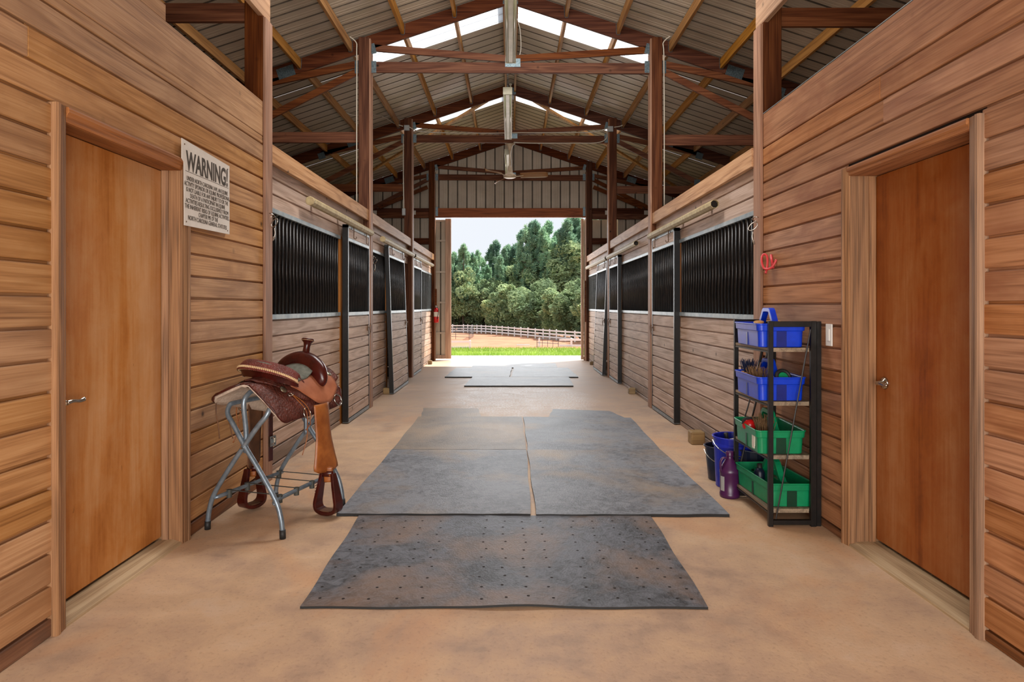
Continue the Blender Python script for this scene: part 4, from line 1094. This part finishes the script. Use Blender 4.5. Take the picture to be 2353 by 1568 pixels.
# buckle strap behind the off side fender
mk('buckle_strap', xform(box(-.022, .022, -.003, .003, .30, .72), lambda v: L(.15+v.x, -.20+v.y*1, v.z)), M['darkleather'], sad, mods=[bevel(.002)])
mk('buckle', join(*[xform(box(*b_), lambda v: L(.15+v.x, -.19+v.y, v.z)) for b_ in ((-.03, .03, -.004, .010, .40, .408), (-.03, .03, -.004, .010, .46, .468), (-.03, -.022, -.004, .010, .408, .46), (.022, .03, -.004, .010, .408, .46), (-.03, .03, -.0, .004, .42, .45))]), M['chrome'], sad)
# hanging latigos on the wall side skirt corner
for q_ in (0, .05):
    p0 = D(-.27+q_*1.7, -.30, .0)
    mk('saddle_string', tube([p0, p0+Vector((.004, -.01, -.08)), p0+Vector((.012, -.0, -.15)), p0+Vector((.02+q_*.2, 0, -.235))], [(.002, .004)]*4, 6, 5), M['fender_old'], sad, smooth=True)
# seat
def roll(v): return -.17*v
def seatf(u, w_):
    s = -.20+.41*u; v = (2*w_-1)*(.150-.045*u)
    c = .905+.085*max(0, (.30-u)/.30)**1.6+.055*max(0, (u-.68)/.32)**1.5
    return tuple(L(s, v, c+roll(v)*.6-(abs(v)/.15)**2.2*.045))
mk('seat', grid(seatf, 22, 12), M['suede'], sad, smooth=True, mods=[solid(.012)])
# pommel swell and horn
SW = [(-.145, .845, .030), (-.148, .880, .048), (-.122, .922, .060), (-.070, .950, .066), (-.01, .958, .068), (.06, .942, .066), (.118, .905, .062), (.150, .862, .052), (.163, .825, .036), (.165, .805, .012)]
mk('pommel', tube([L(.235-.04*abs(a/.16)**2, a, b_) for a, b_, r_ in SW], [(r_*.78, r_*1.05) for a, b_, r_ in SW], 18, 5), M['darkleather'], sad, smooth=True)
tl = Matrix.Rotation(math.radians(-10), 3, 'X') @ Matrix.Rotation(math.radians(6), 3, 'Y')
mk('horn', lathe([(.045, -.02), (.034, .012), (.024, .035), (.0215, .07), (.026, .094), (.036, .104), (.042, .110), (.043, .118), (.036, .124), (.001, .126)], L(.255, -.005, .99), 22, tl), M['darkleather'], sad, smooth=True)
mk('horn_rim', ring(tuple(L(.255, -.005, .99)+tl @ Vector((0, 0, .112))), (.0405), .0022, tl @ Vector((0, 0, 1)), 24, 6), M['rawhide'], sad, smooth=True)
# cantle with roll, binding
def can(t_):
    v = .192*math.sin(t_*PI/2*.98); s = -.175+.085*t_*t_
    z = .995-.062*abs(t_)**2.2+roll(v)*.75
    return s, v, z
def cant(u, w_):
    t_ = 2*u-1; s, v, z = can(t_); k_ = (1-.55*abs(t_)**4)
    pr = [(.115, -.075), (.055, -.040), (.024, -.008), (.004, .006), (-.020, -.002), (-.048, -.020), (-.072, -.042), (-.071, -.051), (-.046, -.050), (-.034, -.066), (-.022, -.105)]
    x = w_*(len(pr)-1); i = min(int(x), len(pr)-2); f = x-i
    ds = pr[i][0]+(pr[i+1][0]-pr[i][0])*f; dzz = pr[i][1]+(pr[i+1][1]-pr[i][1])*f
    if dzz < -.04: dzz = -.04+(dzz+.04)*(1-.5*abs(t_)**3)
    return tuple(L(s+ds*k_, v*(1+(-ds if ds < 0 else 0)*.9), z+dzz))
mk('cantle', grid(lambda u, w_: cant(u, w_*.7), 40, 22), M['cantle'], sad, smooth=True)
mk('cantle_back', grid(lambda u, w_: cant(u, .7+w_*.3), 40, 10), M['darkleather'], sad, smooth=True)  # dark leather colour paints the shaded hollow under the roll
lace = []
nl = 46
for i in range(nl):
    t_ = -1+2*(i+.5)/nl; a = Vector(cant((t_+1)/2, 5.5/10)); b_ = Vector(cant(min(1, (t_+1)/2+.012), 7.6/10))
    lace.append(tube([a+Vector((0, 0, .003)), (a+b_)/2+(U*-.007)+Vector((0, 0, .004)), b_+Vector((0, 0, -.003))], [(.003, .004), (.0048, .0058), (.003, .004)], 6, 3))
mk('cantle_binding', join(*lace), M['rawhide'], sad, smooth=True)

# ------------------------------------------------------------------ shelf rack with totes
SX0, SX1, SY0, SY1 = 1.556, 1.845, 3.93, 4.555
M['shelfwood'] = wood('worn_shelf_slat', 'Y', '5f5042', '86745f', 'a08d74', knots=False)
sh = thing('shelf_rack', 'black steel folding shelf rack with four worn wooden shelves by the right wall', 'shelf', ((SX0+SX1)/2, (SY0+SY1)/2, 0))
for y_ in (SY0, SY1-.025):
    for x in (SX0, SX1-.035):
        mk('upright', box(x, x+(.028 if x < 1.7 else .034), y_, y_+.025, 0, 1.24), M['blacksteel'], sh, mods=[bevel(.002)])
    mk('top_bar', box(SX0+.028, SX1-.035, y_, y_+.025, 1.205, 1.239), M['blacksteel'], sh, mods=[bevel(.002)])
    mk('bottom_bar', box(SX0+.028, SX1-.035, y_, y_+.025, .012, .04), M['blacksteel'], sh, mods=[bevel(.002)])
mk('upright', box(SX1+.004, SX1+.032, SY0+.01, SY0+.04, 0, 1.238), M['blacksteel'], sh, mods=[bevel(.002)])
for zt in (1.078, .752, .428, .104):
    for k_ in range(3):
        xa = SX0+.005+k_*.092
        mk('shelf_slat', box(xa, xa+.089, SY0+.03, SY1-.027, zt-.018, zt), M['shelfwood'], sh, mods=[bevel(.002)])
    mk('shelf_lip', box(SX0+.03, SX1-.04, SY0+.018, SY0+.03, zt-.024, zt), M['shelfwood'], sh)
    mk('shelf_bracket', box(SX0+.002, SX0+.022, SY0+.03, SY1-.03, zt-.03, zt-.019), M['blacksteel'], sh)
mk('brace_rod', tube([(SX1-.04, SY0-.004, 1.19), (SX0+.04, SY0-.006, .05)], .0045, 6), M['blacksteel'], sh)
mk('brace_rod', tube([(SX0+.02, SY1, .1), (SX1-.03, SY1, 1.1)], .0045, 6), M['blacksteel'], sh)
def plast(name, a):
    q = N(name); g = q.n('NewGeometry'); f = q.noise(g.outputs['Position'], 22, 4)
    q.set(Base_Color=q.ramp(f, [(.3, lin(a)), (.75, lin(tuple(min(1, x*1.1+.015) for x in lin2(a))))]), Roughness=.33, Specular_IOR_Level=.5); return q.m
M['blue'] = plast('glossy_blue_plastic', '0433b4'); M['green'] = plast('glossy_green_plastic', '08784c')
M['navy'] = plast('navy_plastic', '10192e'); M['bucket'] = plast('deep_blue_plastic', '16249c'); M['purple'] = plast('purple_plastic', '3f1440')
M['bristle'] = plain('brown_bristle', '5d452e', .9, c2='8a6a48', ns=90); M['brushwood'] = plain('varnished_brush_wood', 'b07a40', .4, c2='c8955a', ns=20)
M['darkbristle'] = plain('dark_blue_bristle', '1c2444', .9)
def tote(x0, x1, y0, y1, z, m, label, group, skew=0.0):
    """caddy of two bins either side of a handle bridge; skew shifts far end"""
    t = thing('grooming_tote', label, 'tote', ((x0+x1)/2, (y0+y1)/2, z), group)
    wx, wy = x1-x0, y1-y0; cx = (x0+x1)/2
    def rr(hx, hy, rad, n=5):
        P = []
        for cxs, cys, a0 in ((1, 1, 0), (-1, 1, 90), (-1, -1, 180), (1, -1, 270)):
            for k_ in range(n):
                a = math.radians(a0+90*k_/(n-1)); P.append((cxs*(hx-rad)+rad*math.cos(a), cys*(hy-rad)+rad*math.sin(a)))
        return P
    def sk(x, y_, zz): return (x+skew*(y_-y0)/wy, y_, zz)
    # one tub: outer wall, rim, inner wall, floor, with an arch notch cut from below on the short ends
    layers = [(.86, 0), (.875, .004), (.90, .098), (.955, .100), (.975, .136), (1.0, .137), (1.0, .145), (.965, .145), (.93, .140), (.85, .008)]
    V2 = []; ns = None
    for k_, (f, zz) in enumerate(layers):
        P = rr(wx/2*f, wy/2*(1-(1-f)*wx/wy), .03*f); ns = len(P)
        V2 += [sk(cx+p[0], (y0+y1)/2+p[1], z+zz) for p in P]
    F2 = []
    for k_ in range(len(layers)-1):
        for i in range(ns): F2.append((k_*ns+i, k_*ns+(i+1) % ns, (k_+1)*ns+(i+1) % ns, (k_+1)*ns+i))
    F2 += [tuple(range(ns))[::-1], tuple(range((len(layers)-1)*ns, len(layers)*ns))]
    mk('tub', (V2, F2), m, t, mods=[bevel(.002, 1)])
    # flat dark panel on both short ends, painting the shade between the bins
    for ye, d in ((y0+.015, -1), (y1-.015, 1)):
        ch = M['blue'] if False else m
        mk('end_channel_shade', xform(join(box(cx-.030, cx+.030, ye-d*.0, ye+d*.0035, z+.002, z+.098)), lambda v: Vector(sk(v.x, v.y, v.z))), M['hole'] if False else M['totedark_'+m.name], t)
    mk('side_slot_shade', xform(box(x0+.013, x0+.019, (y0+y1)/2-.012, (y0+y1)/2+.012, z+.004, z+.085), lambda v: Vector(sk(v.x, v.y, v.z))), M['totedark_'+m.name], t)
    # divider and carrying handle
    mk('divider', xform(box(cx-.018, cx+.018, y0+.03, y1-.03, z+.01, z+.125), lambda v: Vector(sk(v.x, v.y, v.z))), m, t, mods=[bevel(.003)])
    ym = (y0+y1)/2; pr = [(-.17, .12), (-.135, .15), (-.075, .228), (-.055, .24), (.055, .24), (.075, .228), (.135, .15), (.17, .12), (.125, .12), (.10, .145), (.052, .208), (.04, .214), (-.04, .214), (-.052, .208), (-.10, .145), (-.125, .12)]
    n = 16; V3 = [sk(cx+sx*.019, ym+p[0], z+p[1]) for sx in (-1, 1) for p in pr]
    quads = [(i, i+1, 14-i, 15-i) for i in range(0, 7)]
    F3 = []
    for (a, b_, c_, d_) in quads: F3 += [(a, b_, c_, d_), (n+d_, n+c_, n+b_, n+a)]
    for i in range(n): F3.append((i, n+i, n+(i+1) % n, (i+1) % n))
    mk('carry_handle', (V3, F3), m, t, mods=[bevel(.003)])
    return t
M['totedark_glossy_blue_plastic'] = plast('blue_channel_shade', '03186a'); M['totedark_glossy_green_plastic'] = plast('green_channel_shade', '03301f')  # darker plastic tones that paint shade into the channels and slots
tote(1.495, 1.80, 3.955, 4.46, 1.080, M['blue'], 'blue grooming tote on the top shelf holding a wooden brush', 'blue grooming totes', .03)
tote(1.495, 1.80, 3.955, 4.46, .754, M['blue'], 'blue grooming tote on the second shelf with bristle brushes', 'blue grooming totes', .03)
tote(1.49, 1.80, 3.955, 4.46, .430, M['green'], 'green grooming tote on the third shelf holding a red brush', 'green grooming totes', .03)
mk('torn_label', join(box(1.5065, 1.5105, 4.03, 4.075, .465, .53), box(1.5055, 1.510, 4.035, 4.07, .45, .466)), M['white'], [o_ for o_ in C.objects if o_.name.startswith('grooming_tote')][-1])
tote(1.572, 1.86, 3.965, 4.53, .106, M['green'], 'green grooming tote on the bottom shelf beside the jug', 'green grooming totes', -.02)
def brush(x, y, z, ln, ang, label, wm='brushwood', bm='bristle', tiltz=0, up=False):
    t = thing('brush', label, 'brush', (x, y, z)); ca, sa = math.cos(ang), math.sin(ang)
    R = lambda v: Vector((x+ca*v.x-sa*v.y, y+sa*v.x+ca*v.y, z+v.z+tiltz*v.x))
    mk('brush_back', xform(tube([(-ln/2, 0, .035), (-ln*.45, 0, .038), (-ln*.2, 0, .043), (ln*.2, 0, .043), (ln*.45, 0, .038), (ln/2, 0, .035)], [(.004, .01), (.010, .026), (.012, .032), (.012, .032), (.010, .026), (.004, .01)], 12, 4), R), M[wm], t, smooth=True)
    bs = []
    for i in range(60):
        a = random.uniform(-.44, .44)*ln; b_ = random.uniform(-.024, .024)
        bs.append(tube([(a, b_, .032), (a*1.06+random.uniform(-.006, .006), b_*1.3, -.012)], [.0026, .0012], 4))
    o_ = mk('bristles', xform(join(*bs), R), M[bm], t); o_['kind'] = 'stuff'
    return t
brush(1.59, 4.18, 1.185, .19, 1.2, 'oval wooden backed brush lying in the top blue tote')
brush(1.62, 4.05, 1.17, .14, .6, 'small dark bristled brush at the near end of the top blue tote', 'darkbristle', 'darkbristle')
brush(1.73, 4.30, 1.185, .18, 1.7, 'tan brush behind the handle of the top blue tote', 'brushwood', 'bristle')
def stiff(x, y, z, label, n=70, m='bristle', h=.09, spread=.045):
    t = thing('scrub_brush', label, 'brush', (x, y, z))
    mk('brush_block', xform(box(-.03, .03, -.07, .07, -.035, -.01), lambda v: Vector((x+v.x, y+v.y, z+v.z))), M['brushwood'], t, mods=[bevel(.006, 2)])
    bs = [tube([(x+a, y+b_, z-.012), (x+a*1.5+random.uniform(-.02, .02), y+b_*1.25+random.uniform(-.02, .02), z+h*random.uniform(.6, 1))], [.0028, .0014], 4) for a, b_ in [(random.uniform(-.028, .028), random.uniform(-.065, .065)) for _ in range(n)]]
    o_ = mk('bristles', join(*bs), M[m], t); o_['kind'] = 'stuff'
stiff(1.575, 4.16, .86, 'upturned brown bristle brush in the second shelf blue tote', 110)
stiff(1.60, 4.10, .545, 'upturned worn bristle brush beside the red brush', 90, h=.11)
stiff(1.60, 4.40, .90, 'dark blue bristled brush standing at the far end of the second tote', 90, 'darkbristle', .08)
t = thing('curry_comb', 'green and black round curry comb in the second shelf tote', 'curry comb', (1.68, 4.02, .86))
mk('comb_body', ring((1.68, 4.02, .89), .045, .012, (.2, -1, .35), 22, 8), M['rubber'], t, smooth=True)
mk('comb_face', lathe([(.001, .004), (.034, .004), (.036, 0)], (1.68, 4.02, .888), 20, Vector((.2, -1, .35)).to_track_quat('Z', 'Y').to_matrix(), cap=False), M['green'], t)
t = thing('round_brush', 'red rounded rubber brush in the third shelf green tote', 'brush', (1.545, 4.22, .555))
mk('brush_dome', lathe([(.001, .045), (.02, .042), (.038, .028), (.045, .008), (.045, -.01), (.04, -.02)], (1.545, 4.22, .56), 18), M['extred'], t, smooth=True)
mk('brush_strap', tube([(1.505, 4.22, .57), (1.51, 4.2, .605), (1.58, 4.2, .605), (1.585, 4.22, .57)], [(.003, .012)]*4, 6, 4), M['rubber'], t)
t = thing('spray_bottle', 'dark capped bottle standing in the bottom green tote', 'bottle', (1.66, 4.35, .115))
mk('bottle_body', lathe([(.001, 0), (.034, 0), (.036, .01), (.036, .11), (.02, .135), (.014, .14)], (1.66, 4.35, .115), 16), M['navy'], t, smooth=True)
mk('bottle_cap', lathe([(.016, .138), (.016, .165), (.001, .166)], (1.66, 4.35, .115), 12, cap=False), M['rubber'], t, smooth=True)
for k_, (x, y_) in enumerate(((1.80, 4.66), (1.835, 4.62))):
    t = thing('riding_crop', ('thin dark riding crop leaning behind the shelf, farther one' if k_ == 0 else 'thin dark riding crop leaning behind the shelf, nearest the wall'), 'crop', (x-.25, y_, 0))
    mk('crop_shaft', tube([(x-.30+k_*.03, y_, .002), (x-.1, y_+.02, .6), (x+.005, y_+.02, 1.02+.06*k_)], [.004, .005, .006], 6, 3), M['blacksteel'], t)
    mk('crop_grip', tube([(x-.012, y_+.02, .93+.06*k_), (x+.008, y_+.02, 1.04+.06*k_)], .009, 8), M['rubber'], t)

# buckets and jug
def bucket(x, y, r0, r1, h, m, label, grp=None, bail=True, lip=.01, band=None):
    t = thing('bucket', label, 'bucket', (x, y, 0), grp)
    pr = [(.001, 0.002), (r0, 0), (r0+.003, .006)]
    if band: pr += [(r0+(r1-r0)*band, h*band), (r0+(r1-r0)*band+.009, h*band+.004), (r0+(r1-r0)*band+.009, h*band+.022), (r0+(r1-r0)*band+.002, h*band+.026)]
    pr += [(r1, h-.012), (r1+lip, h-.01), (r1+lip, h), (r1, h+.001), (r1-.004, h-.003), (r0-.003, .012), (.001, .010)]
    mk('bucket_shell', lathe(pr, (x, y, 0), 32, cap=False), m, t, smooth=False, mods=[bevel(.0012)])
    if bail: mk('bail_handle', tube([(x+(r1+.012)*math.cos(a), y+(r1+.014)*math.sin(a)*.98, h-.03-.10*math.sin((a+1.2)/1.9*PI)*0-.09*(1-abs((a+PI/2)/(PI/2))**2)) for a in [-PI+PI*i/12 for i in range(13)]], .003, 6), M['chrome'], t)
    return t
bucket(1.625, 5.02, .098, .125, .262, M['navy'], 'small navy feed bucket at the back by the right stall', bail=True)
b1 = bucket(1.655, 4.83, .128, .148, .372, M['bucket'], 'large deep blue bucket between the navy bucket and the jug', band=.80)
mk('bucket_label', xform(grid(lambda u, v: (0, 0, 0), 1, 1), lambda v: v), M['white'], b1) if False else None
t = bucket(1.77, 4.74, .105, .125, .30, M['navy'], 'dark bucket with white lettering behind the shelf leg')
for (a0, z0_, dz_, da) in ((-2.05, .20, .012, .28), (-1.93, .13, .07, .05), (-2.3, .04, .10, .10)):
    mk('bucket_print', grid(lambda u, v: (1.77+(.107+.02*(z0_+dz_*v)/.3+.0025)*math.cos(a0+da*u), 4.74+(.107+.02*(z0_+dz_*v)/.3+.0025)*math.sin(a0+da*u), z0_+dz_*v), 6, 2), M['white'], t)
t = thing('brush', 'dark round handled brush standing in the large blue bucket', 'brush', (1.60, 4.82, .30))
mk('brush_handle', tube([(1.62, 4.84, .2), (1.595, 4.80, .33), (1.58, 4.79, .40)], [.012, .013, .016], 8, 3), M['rubber'], t, smooth=True)
mk('brush_head', lathe([(.001, .03), (.03, .02), (.04, .0), (.03, -.02)], (1.64, 4.80, .33), 14), M['greybox'], t, smooth=True)
jx_, jy = 1.53, 4.555
t = thing('jug', 'purple plastic gallon jug with moulded handle on the floor by the shelf', 'jug', (jx_, jy, 0))
mk('jug_body', lathe([(.001, 0), (.062, 0), (.068, .008), (.069, .03), (.066, .034), (.066, .165), (.069, .169), (.069, .185), (.062, .20), (.045, .235), (.027, .265), (.022, .280), (.022, .29)], (jx_, jy, 0), 24), M['purple'], t, smooth=True)
mk('jug_cap', lathe([(.026, .288), (.026, .315), (.023, .318), (.001, .318)], (jx_, jy, 0), 18, cap=False), M['purple'], t, smooth=True)
mk('jug_handle', tube([(jx_-.022, jy-.01, .272), (jx_-.05, jy-.01, .272), (jx_-.066, jy-.01, .245), (jx_-.066, jy-.01, .20), (jx_-.06, jy-.01, .18)], [(.008, .012)]*5, 8, 5), M['purple'], t, smooth=True)
mk('jug_label', grid(lambda u, v: (jx_+.0672*math.cos(PI+.15+.55*u), jy+.0672*math.sin(PI+.15+.55*u), .05+.10*v), 8, 1), M['greybox'], t, smooth=True)

# ------------------------------------------------------------------ outdoors
AZ = -3.0
tag(mk('ground', grid(lambda u, v: (-150+300*u, 26+300*v, AZ-.15), 2, 1), M['earth']), kind='structure')
# lawn bank: level strip then falling away
def lawn(u, v):
    y_ = 17.55+v*9; return (-40+80*u, y_, -.01+.02*math.sin(u*90)*v if y_ < 20.6 else -.02-(y_-20.6)*.48)
tag(mk('lawn_bank', grid(lawn, 60, 18), plain('lawn_soil', '6f7f38', .9, c2='8a9a4a', ns=3)), kind='structure')
tag(mk('arena_floor', box(-60, 60, 27, 135, AZ-.2, AZ), M['dirt']), kind='structure')
gv = []; gf = []
for i in range(16000):
    gx = random.uniform(-3.4, 4.0); gy = 17.62+random.random()**1.3*3.3; hh = random.uniform(.03, .075); a = random.random()*PI; dx_, dy_ = .006*math.cos(a), .006*math.sin(a)
    n = len(gv); lx, ly = random.uniform(-.03, .03), random.uniform(-.03, .03)
    gv += [(gx-dx_, gy-dy_, -.02), (gx+dx_, gy+dy_, -.02), (gx+lx, gy+ly, hh)]; gf.append((n, n+1, n+2))
tag(mk('grass', (gv, gf), M['blade']), 'bright green mown grass strip just outside the open doorway', 'grass', kind='stuff')

def px2(x, Y, z=None): return (x-1173)*Y/1500
fence = thing('board_fence', 'long white three rail vinyl fence curving along the tree line', 'fence', (0, 95, AZ))
fpx = [(940, 111, 0), (965, 110, 0), (990, 108, 0), (1015, 107, 0), (1040, 106, 0), (1065, 106, 0), (1075, 106, 0), (1085, 105, 0), (1096, 104.5, 0), (1106, 104, 0), (1116, 103, 0), (1129, 101, 0), (1141, 99.5, 0), (1154, 98, 0), (1168, 96, 0), (1182, 94, 0), (1197, 92, 0), (1213, 90, 0), (1230, 88, 0), (1248, 86, 0), (1263, 84.5, 0), (1278.5, 83, 0), (1299, 81, 0), (1321, 79, 0), (1345, 77, 0), (1372, 75, 0), (1400, 73, 0), (1430, 71, 0)]
FP = [(px2(x, Y), Y) for x, Y, _ in fpx]
fh = 1.30
for x, y_ in FP:
    mk('fence_post', join(box(x-.085, x+.085, y_-.085, y_+.085, AZ, AZ+fh), lathe([(.10, fh), (.10, fh+.03), (.01, fh+.10)], (x, y_, AZ), 4, cap=False)), M['vinyl'], fence)
for (a, b_) in zip(FP, FP[1:]):
    for zz in (.35, .76, 1.17):
        mk('fence_rail', beam((a[0], a[1], AZ+zz), (b_[0], b_[1], AZ+zz), .05, .19), M['vinyl'], fence)
nf = thing('board_fence', 'short white fence section at the near edge of the arena, left of the doorway view', 'fence', (-4, 68, AZ))
for x in (px2(960, 67), px2(1015, 67), px2(1080, 67)):
    mk('fence_post', join(box(x-.09, x+.09, 66.92, 67.08, AZ-.3, AZ+.78), lathe([(.12, .78), (.01, .84)], (x, 67, AZ), 4, cap=False)), M['vinyl'], nf)
for zz in (.03, .60):
    mk('fence_rail', box(px2(940, 67), px2(1080, 67), 66.97, 67.03, AZ+zz, AZ+zz+.17), M['vinyl'], nf)
nf2 = thing('board_fence', 'white fence section beside the pipe gate on the right of the arena', 'fence', (8, 70, AZ))
for x in (px2(1239, 70), px2(1313, 70), px2(1390, 70)):
    mk('fence_post', join(box(x-.1, x+.1, 69.9, 70.1, AZ-.3, AZ+.88), lathe([(.13, .88), (.01, .95)], (x, 70, AZ), 4, cap=False)), M['vinyl'], nf2)
for zz in (.02, .62):
    mk('fence_rail', box(px2(1285, 70), px2(1400, 70), 69.97, 70.03, AZ+zz, AZ+zz+.19), M['vinyl'], nf2)
gt = thing('pipe_gate', 'grey pipe gate standing by the white fence on the right', 'gate', (px2(1258, 69), 69, AZ))
gx0, gx1 = px2(1234, 69), px2(1283, 69)
for q_ in range(5):
    x = gx0+(gx1-gx0)*q_/4; mk('gate_upright', tube([(x, 69, AZ-.1), (x, 69, AZ+.95-.03*q_)], .035 if q_ in (0, 4) else .025, 6), M['pipe'], gt)
for zz in (.0, .48, .92):
    mk('gate_rail', tube([(gx0, 69, AZ+zz), (gx1, 69, AZ+zz-.10)], .03, 6), M['pipe'], gt)
rp_ = thing('pen_panels', 'dark grey pipe corral panels at the left side of the arena', 'panels', (px2(1060, 84), 84, AZ))
for (xa, ya, xb, yb) in ((960, 90, 1078, 84), (1078, 84, 1088, 92)):
    A_ = (px2(xa, ya), ya); B_ = (px2(xb, yb), yb)
    for zz in (.35, .65, .95, 1.25, 1.5):
        mk('panel_rail', tube([(A_[0], A_[1], AZ+zz), (B_[0], B_[1], AZ+zz)], .028, 6), M['pipe'], rp_)
    for q_ in (0, .25, .5, .75, 1):
        x, y_ = A_[0]+(B_[0]-A_[0])*q_, A_[1]+(B_[1]-A_[1])*q_
        mk('panel_upright', tube([(x, y_, AZ), (x, y_, AZ+1.55)], .035, 6), M['pipe'], rp_)
tag(mk('ground_pole', box(px2(1187, 72), px2(1217, 72), 71.95, 72.07, AZ, AZ+.12), M['vinyl']), 'white pole lying on the red arena dirt', 'pole')

# trees
def crown_broad(seed, n, rx_, rz_, cz, leaf):
    rnd = random.Random(seed); V = []; F = []
    blobs = []
    for _ in range(38):
        a = rnd.random()*2*PI; e = math.asin(rnd.uniform(-.75, 1)); k = rnd.uniform(.45, 1.05)
        blobs.append((rx_*k*math.cos(e)*math.cos(a), rx_*k*math.cos(e)*math.sin(a), cz+rz_*k*math.sin(e), rnd.uniform(.16, .36)*rx_))
    for i in range(n):
        bx_, by, bz, br = blobs[rnd.randrange(38)]
        d = Vector((rnd.gauss(0, 1), rnd.gauss(0, 1), rnd.gauss(0, 1)+.25)).normalized()*br*rnd.uniform(.75, 1.08)
        c = Vector((bx_, by, bz))+d
        u = Vector((rnd.gauss(0, 1), rnd.gauss(0, 1), rnd.gauss(0, .7))).normalized(); v = u.orthogonal().normalized()
        l_ = leaf*rnd.uniform(.6, 1.3); m_ = len(V)
        V += [tuple(c-u*l_), tuple(c+v*l_*.5), tuple(c+u*l_), tuple(c-v*l_*.5)]; F.append((m_, m_+1, m_+2, m_+3))
    return V, F
def crown_pine(seed, hh, n, leaf, r0=2.6):
    rnd = random.Random(seed); V = []; F = []
    tufts = []
    for k in range(70):
        t_ = rnd.random()**.75; z = hh*(.28+.72*t_); R_m = r0*(1-t_)**.75+.35
        a = rnd.random()*2*PI; r_ = R_m*rnd.uniform(.25, 1); tufts.append((r_*math.cos(a), r_*math.sin(a), z+r_*.16, .36+.22*rnd.random()))
    tufts += [(0, 0, hh, .45), (.25, .1, hh*.97, .4), (-.3, 0, hh*.955, .4)]
    for i in range(n):
        x, y_, z, b_ = tufts[rnd.randrange(len(tufts))]
        c = Vector((x, y_, z+rnd.random()*1.25)); d = Vector((rnd.gauss(0, .5), rnd.gauss(0, .5), rnd.uniform(.1, .9))).normalized()
        s_ = c+d*b_*rnd.uniform(0, .35); e = s_+d*leaf*rnd.uniform(.7, 1.5); v = d.orthogonal().normalized(); v = (Matrix.Rotation(rnd.random()*PI, 3, d) @ v)*leaf*.17
        m_ = len(V); V += [tuple(s_-v), tuple(s_+v), tuple(e+v*.6), tuple(e-v*.6)]; F.append((m_, m_+1, m_+2, m_+3))
    return V, F
protos = {}
def tree(kind, x, y_, h, label, group):
    base = {'broad': 10.0, 'shrub': 5.0, 'pine': 16.0}[kind[0]]
    if kind[0] == 'pine' and y_ < 116.5: label = 'shorter front row pine rising among the broadleaf belt'; group = 'front row pines'
    t = thing({'broad': 'broadleaf_tree', 'shrub': 'shrub', 'pine': 'pine_tree'}[kind[0]], label, 'tree' if kind[0] != 'shrub' else 'shrub', (x, y_, AZ), group)
    if kind not in protos:
        k, sd = kind
        if k == 'broad': cv = crown_broad(sd, 7000, 3.3, 4.4, 5.7, .23); tr_ = join(tube([(0, 0, -.3), (.1, 0, 2), (-.1, .1, 5), (0, 0, 8)], [.22, .16, .12, .05], 7, 3), *[tube([(0, 0, 2.5+j*.8), (math.cos(j*2.2)*1.2, math.sin(j*2.2)*1.2, 4+j*.8), (math.cos(j*2.2)*2.4, math.sin(j*2.2)*2.4, 4.9+j*.8)], [.08, .05, .03], 5, 2) for j in range(5)])
        elif k == 'shrub': cv = crown_broad(sd, 4500, 2.2, 2.5, 2.4, .19); tr_ = join(*[tube([(0, 0, -.1), (math.cos(j*2)*.6, math.sin(j*2)*.6, 1.5), (math.cos(j*2)*1.2, math.sin(j*2)*1.2, 3)], [.06, .04, .02], 5, 2) for j in range(5)])
        else: cv = crown_pine(sd, 16, 8500, .34); tr_ = join(tube([(0, 0, -.3), (.1, 0, 5), (0, .1, 11), (0, 0, 15.5)], [.24, .19, .12, .04], 7, 3), *[tube([(0, 0, 5+j*1.05), (math.cos(j*2.4)*1.0, math.sin(j*2.4)*1.0, 5.4+j*1.05), (math.cos(j*2.4)*1.9*(1-j/12), math.sin(j*2.4)*1.9*(1-j/12), 6.1+j*1.0)], [.07, .05, .02], 5, 2) for j in range(9)])
        a = mk('foliage', cv, M['needle'] if k == 'pine' else M['leaf'], t, o=(0, 0, 0)); a['kind'] = 'stuff'
        b_ = mk('trunk', tr_, M['bark'], t, o=(0, 0, 0))
        protos[kind] = (a, b_)
    else:
        a, b_ = [c.copy() for c in protos[kind]]
        for c in (a, b_): C.objects.link(c); c.parent = t
    a.location = b_.location = (0, 0, 0)
    t.scale = (h/base*random.uniform(.9, 1.1),)*2+(h/base,); t.rotation_euler = (0, 0, random.random()*6.28)
TL_ = 'tall pine of the skyline behind the arena'
def skyline(x):
    pts = [(900, 590), (1040, 588), (1071, 578), (1105, 596), (1137, 573), (1161, 566), (1187, 558), (1203, 543), (1234, 525), (1264, 533), (1290, 530), (1320, 512), (1360, 505), (1460, 500)]
    for a, b_ in zip(pts, pts[1:]):
        if a[0] <= x <= b_[0]: return a[1]+(b_[1]-a[1])*(x-a[0])/(b_[0]-a[0])
    return 560
random.seed(21)
x = 960; k = 0
while x < 1420:
    Y = random.uniform(111, 126) if k % 3 else random.uniform(112, 116); top = (704-skyline(x)-random.uniform(-4, 20)-(30 if k % 3 == 0 else 0)*random.random())*Y/1500+H
    tree(('pine', k % 3), px2(x, Y), Y, top-AZ, TL_, 'skyline pines'); x += random.uniform(8, 13); k += 1
x = 950; k = 0
while x < 1430:
    Y = random.uniform(111, 117); top = (704-skyline(x)-random.uniform(30, 85))*Y/1500+H
    tree(('broad', k % 3), px2(x, Y), Y, top-AZ, 'leafy green tree in the belt behind the arena fence', 'belt of broadleaf trees'); x += random.uniform(17, 26); k += 1
x = 945; k = 0
while x < 1440:
    base = 106 if x < 1090 else 106-(x-1090)*.115
    Y = base+random.uniform(8, 11)
    tree(('shrub', k % 2), px2(x, Y), Y, random.uniform(4.2, 8.5), 'low bushy shrub growing against the white fence', 'shrubs along the arena fence'); x += random.uniform(15, 22); k += 1
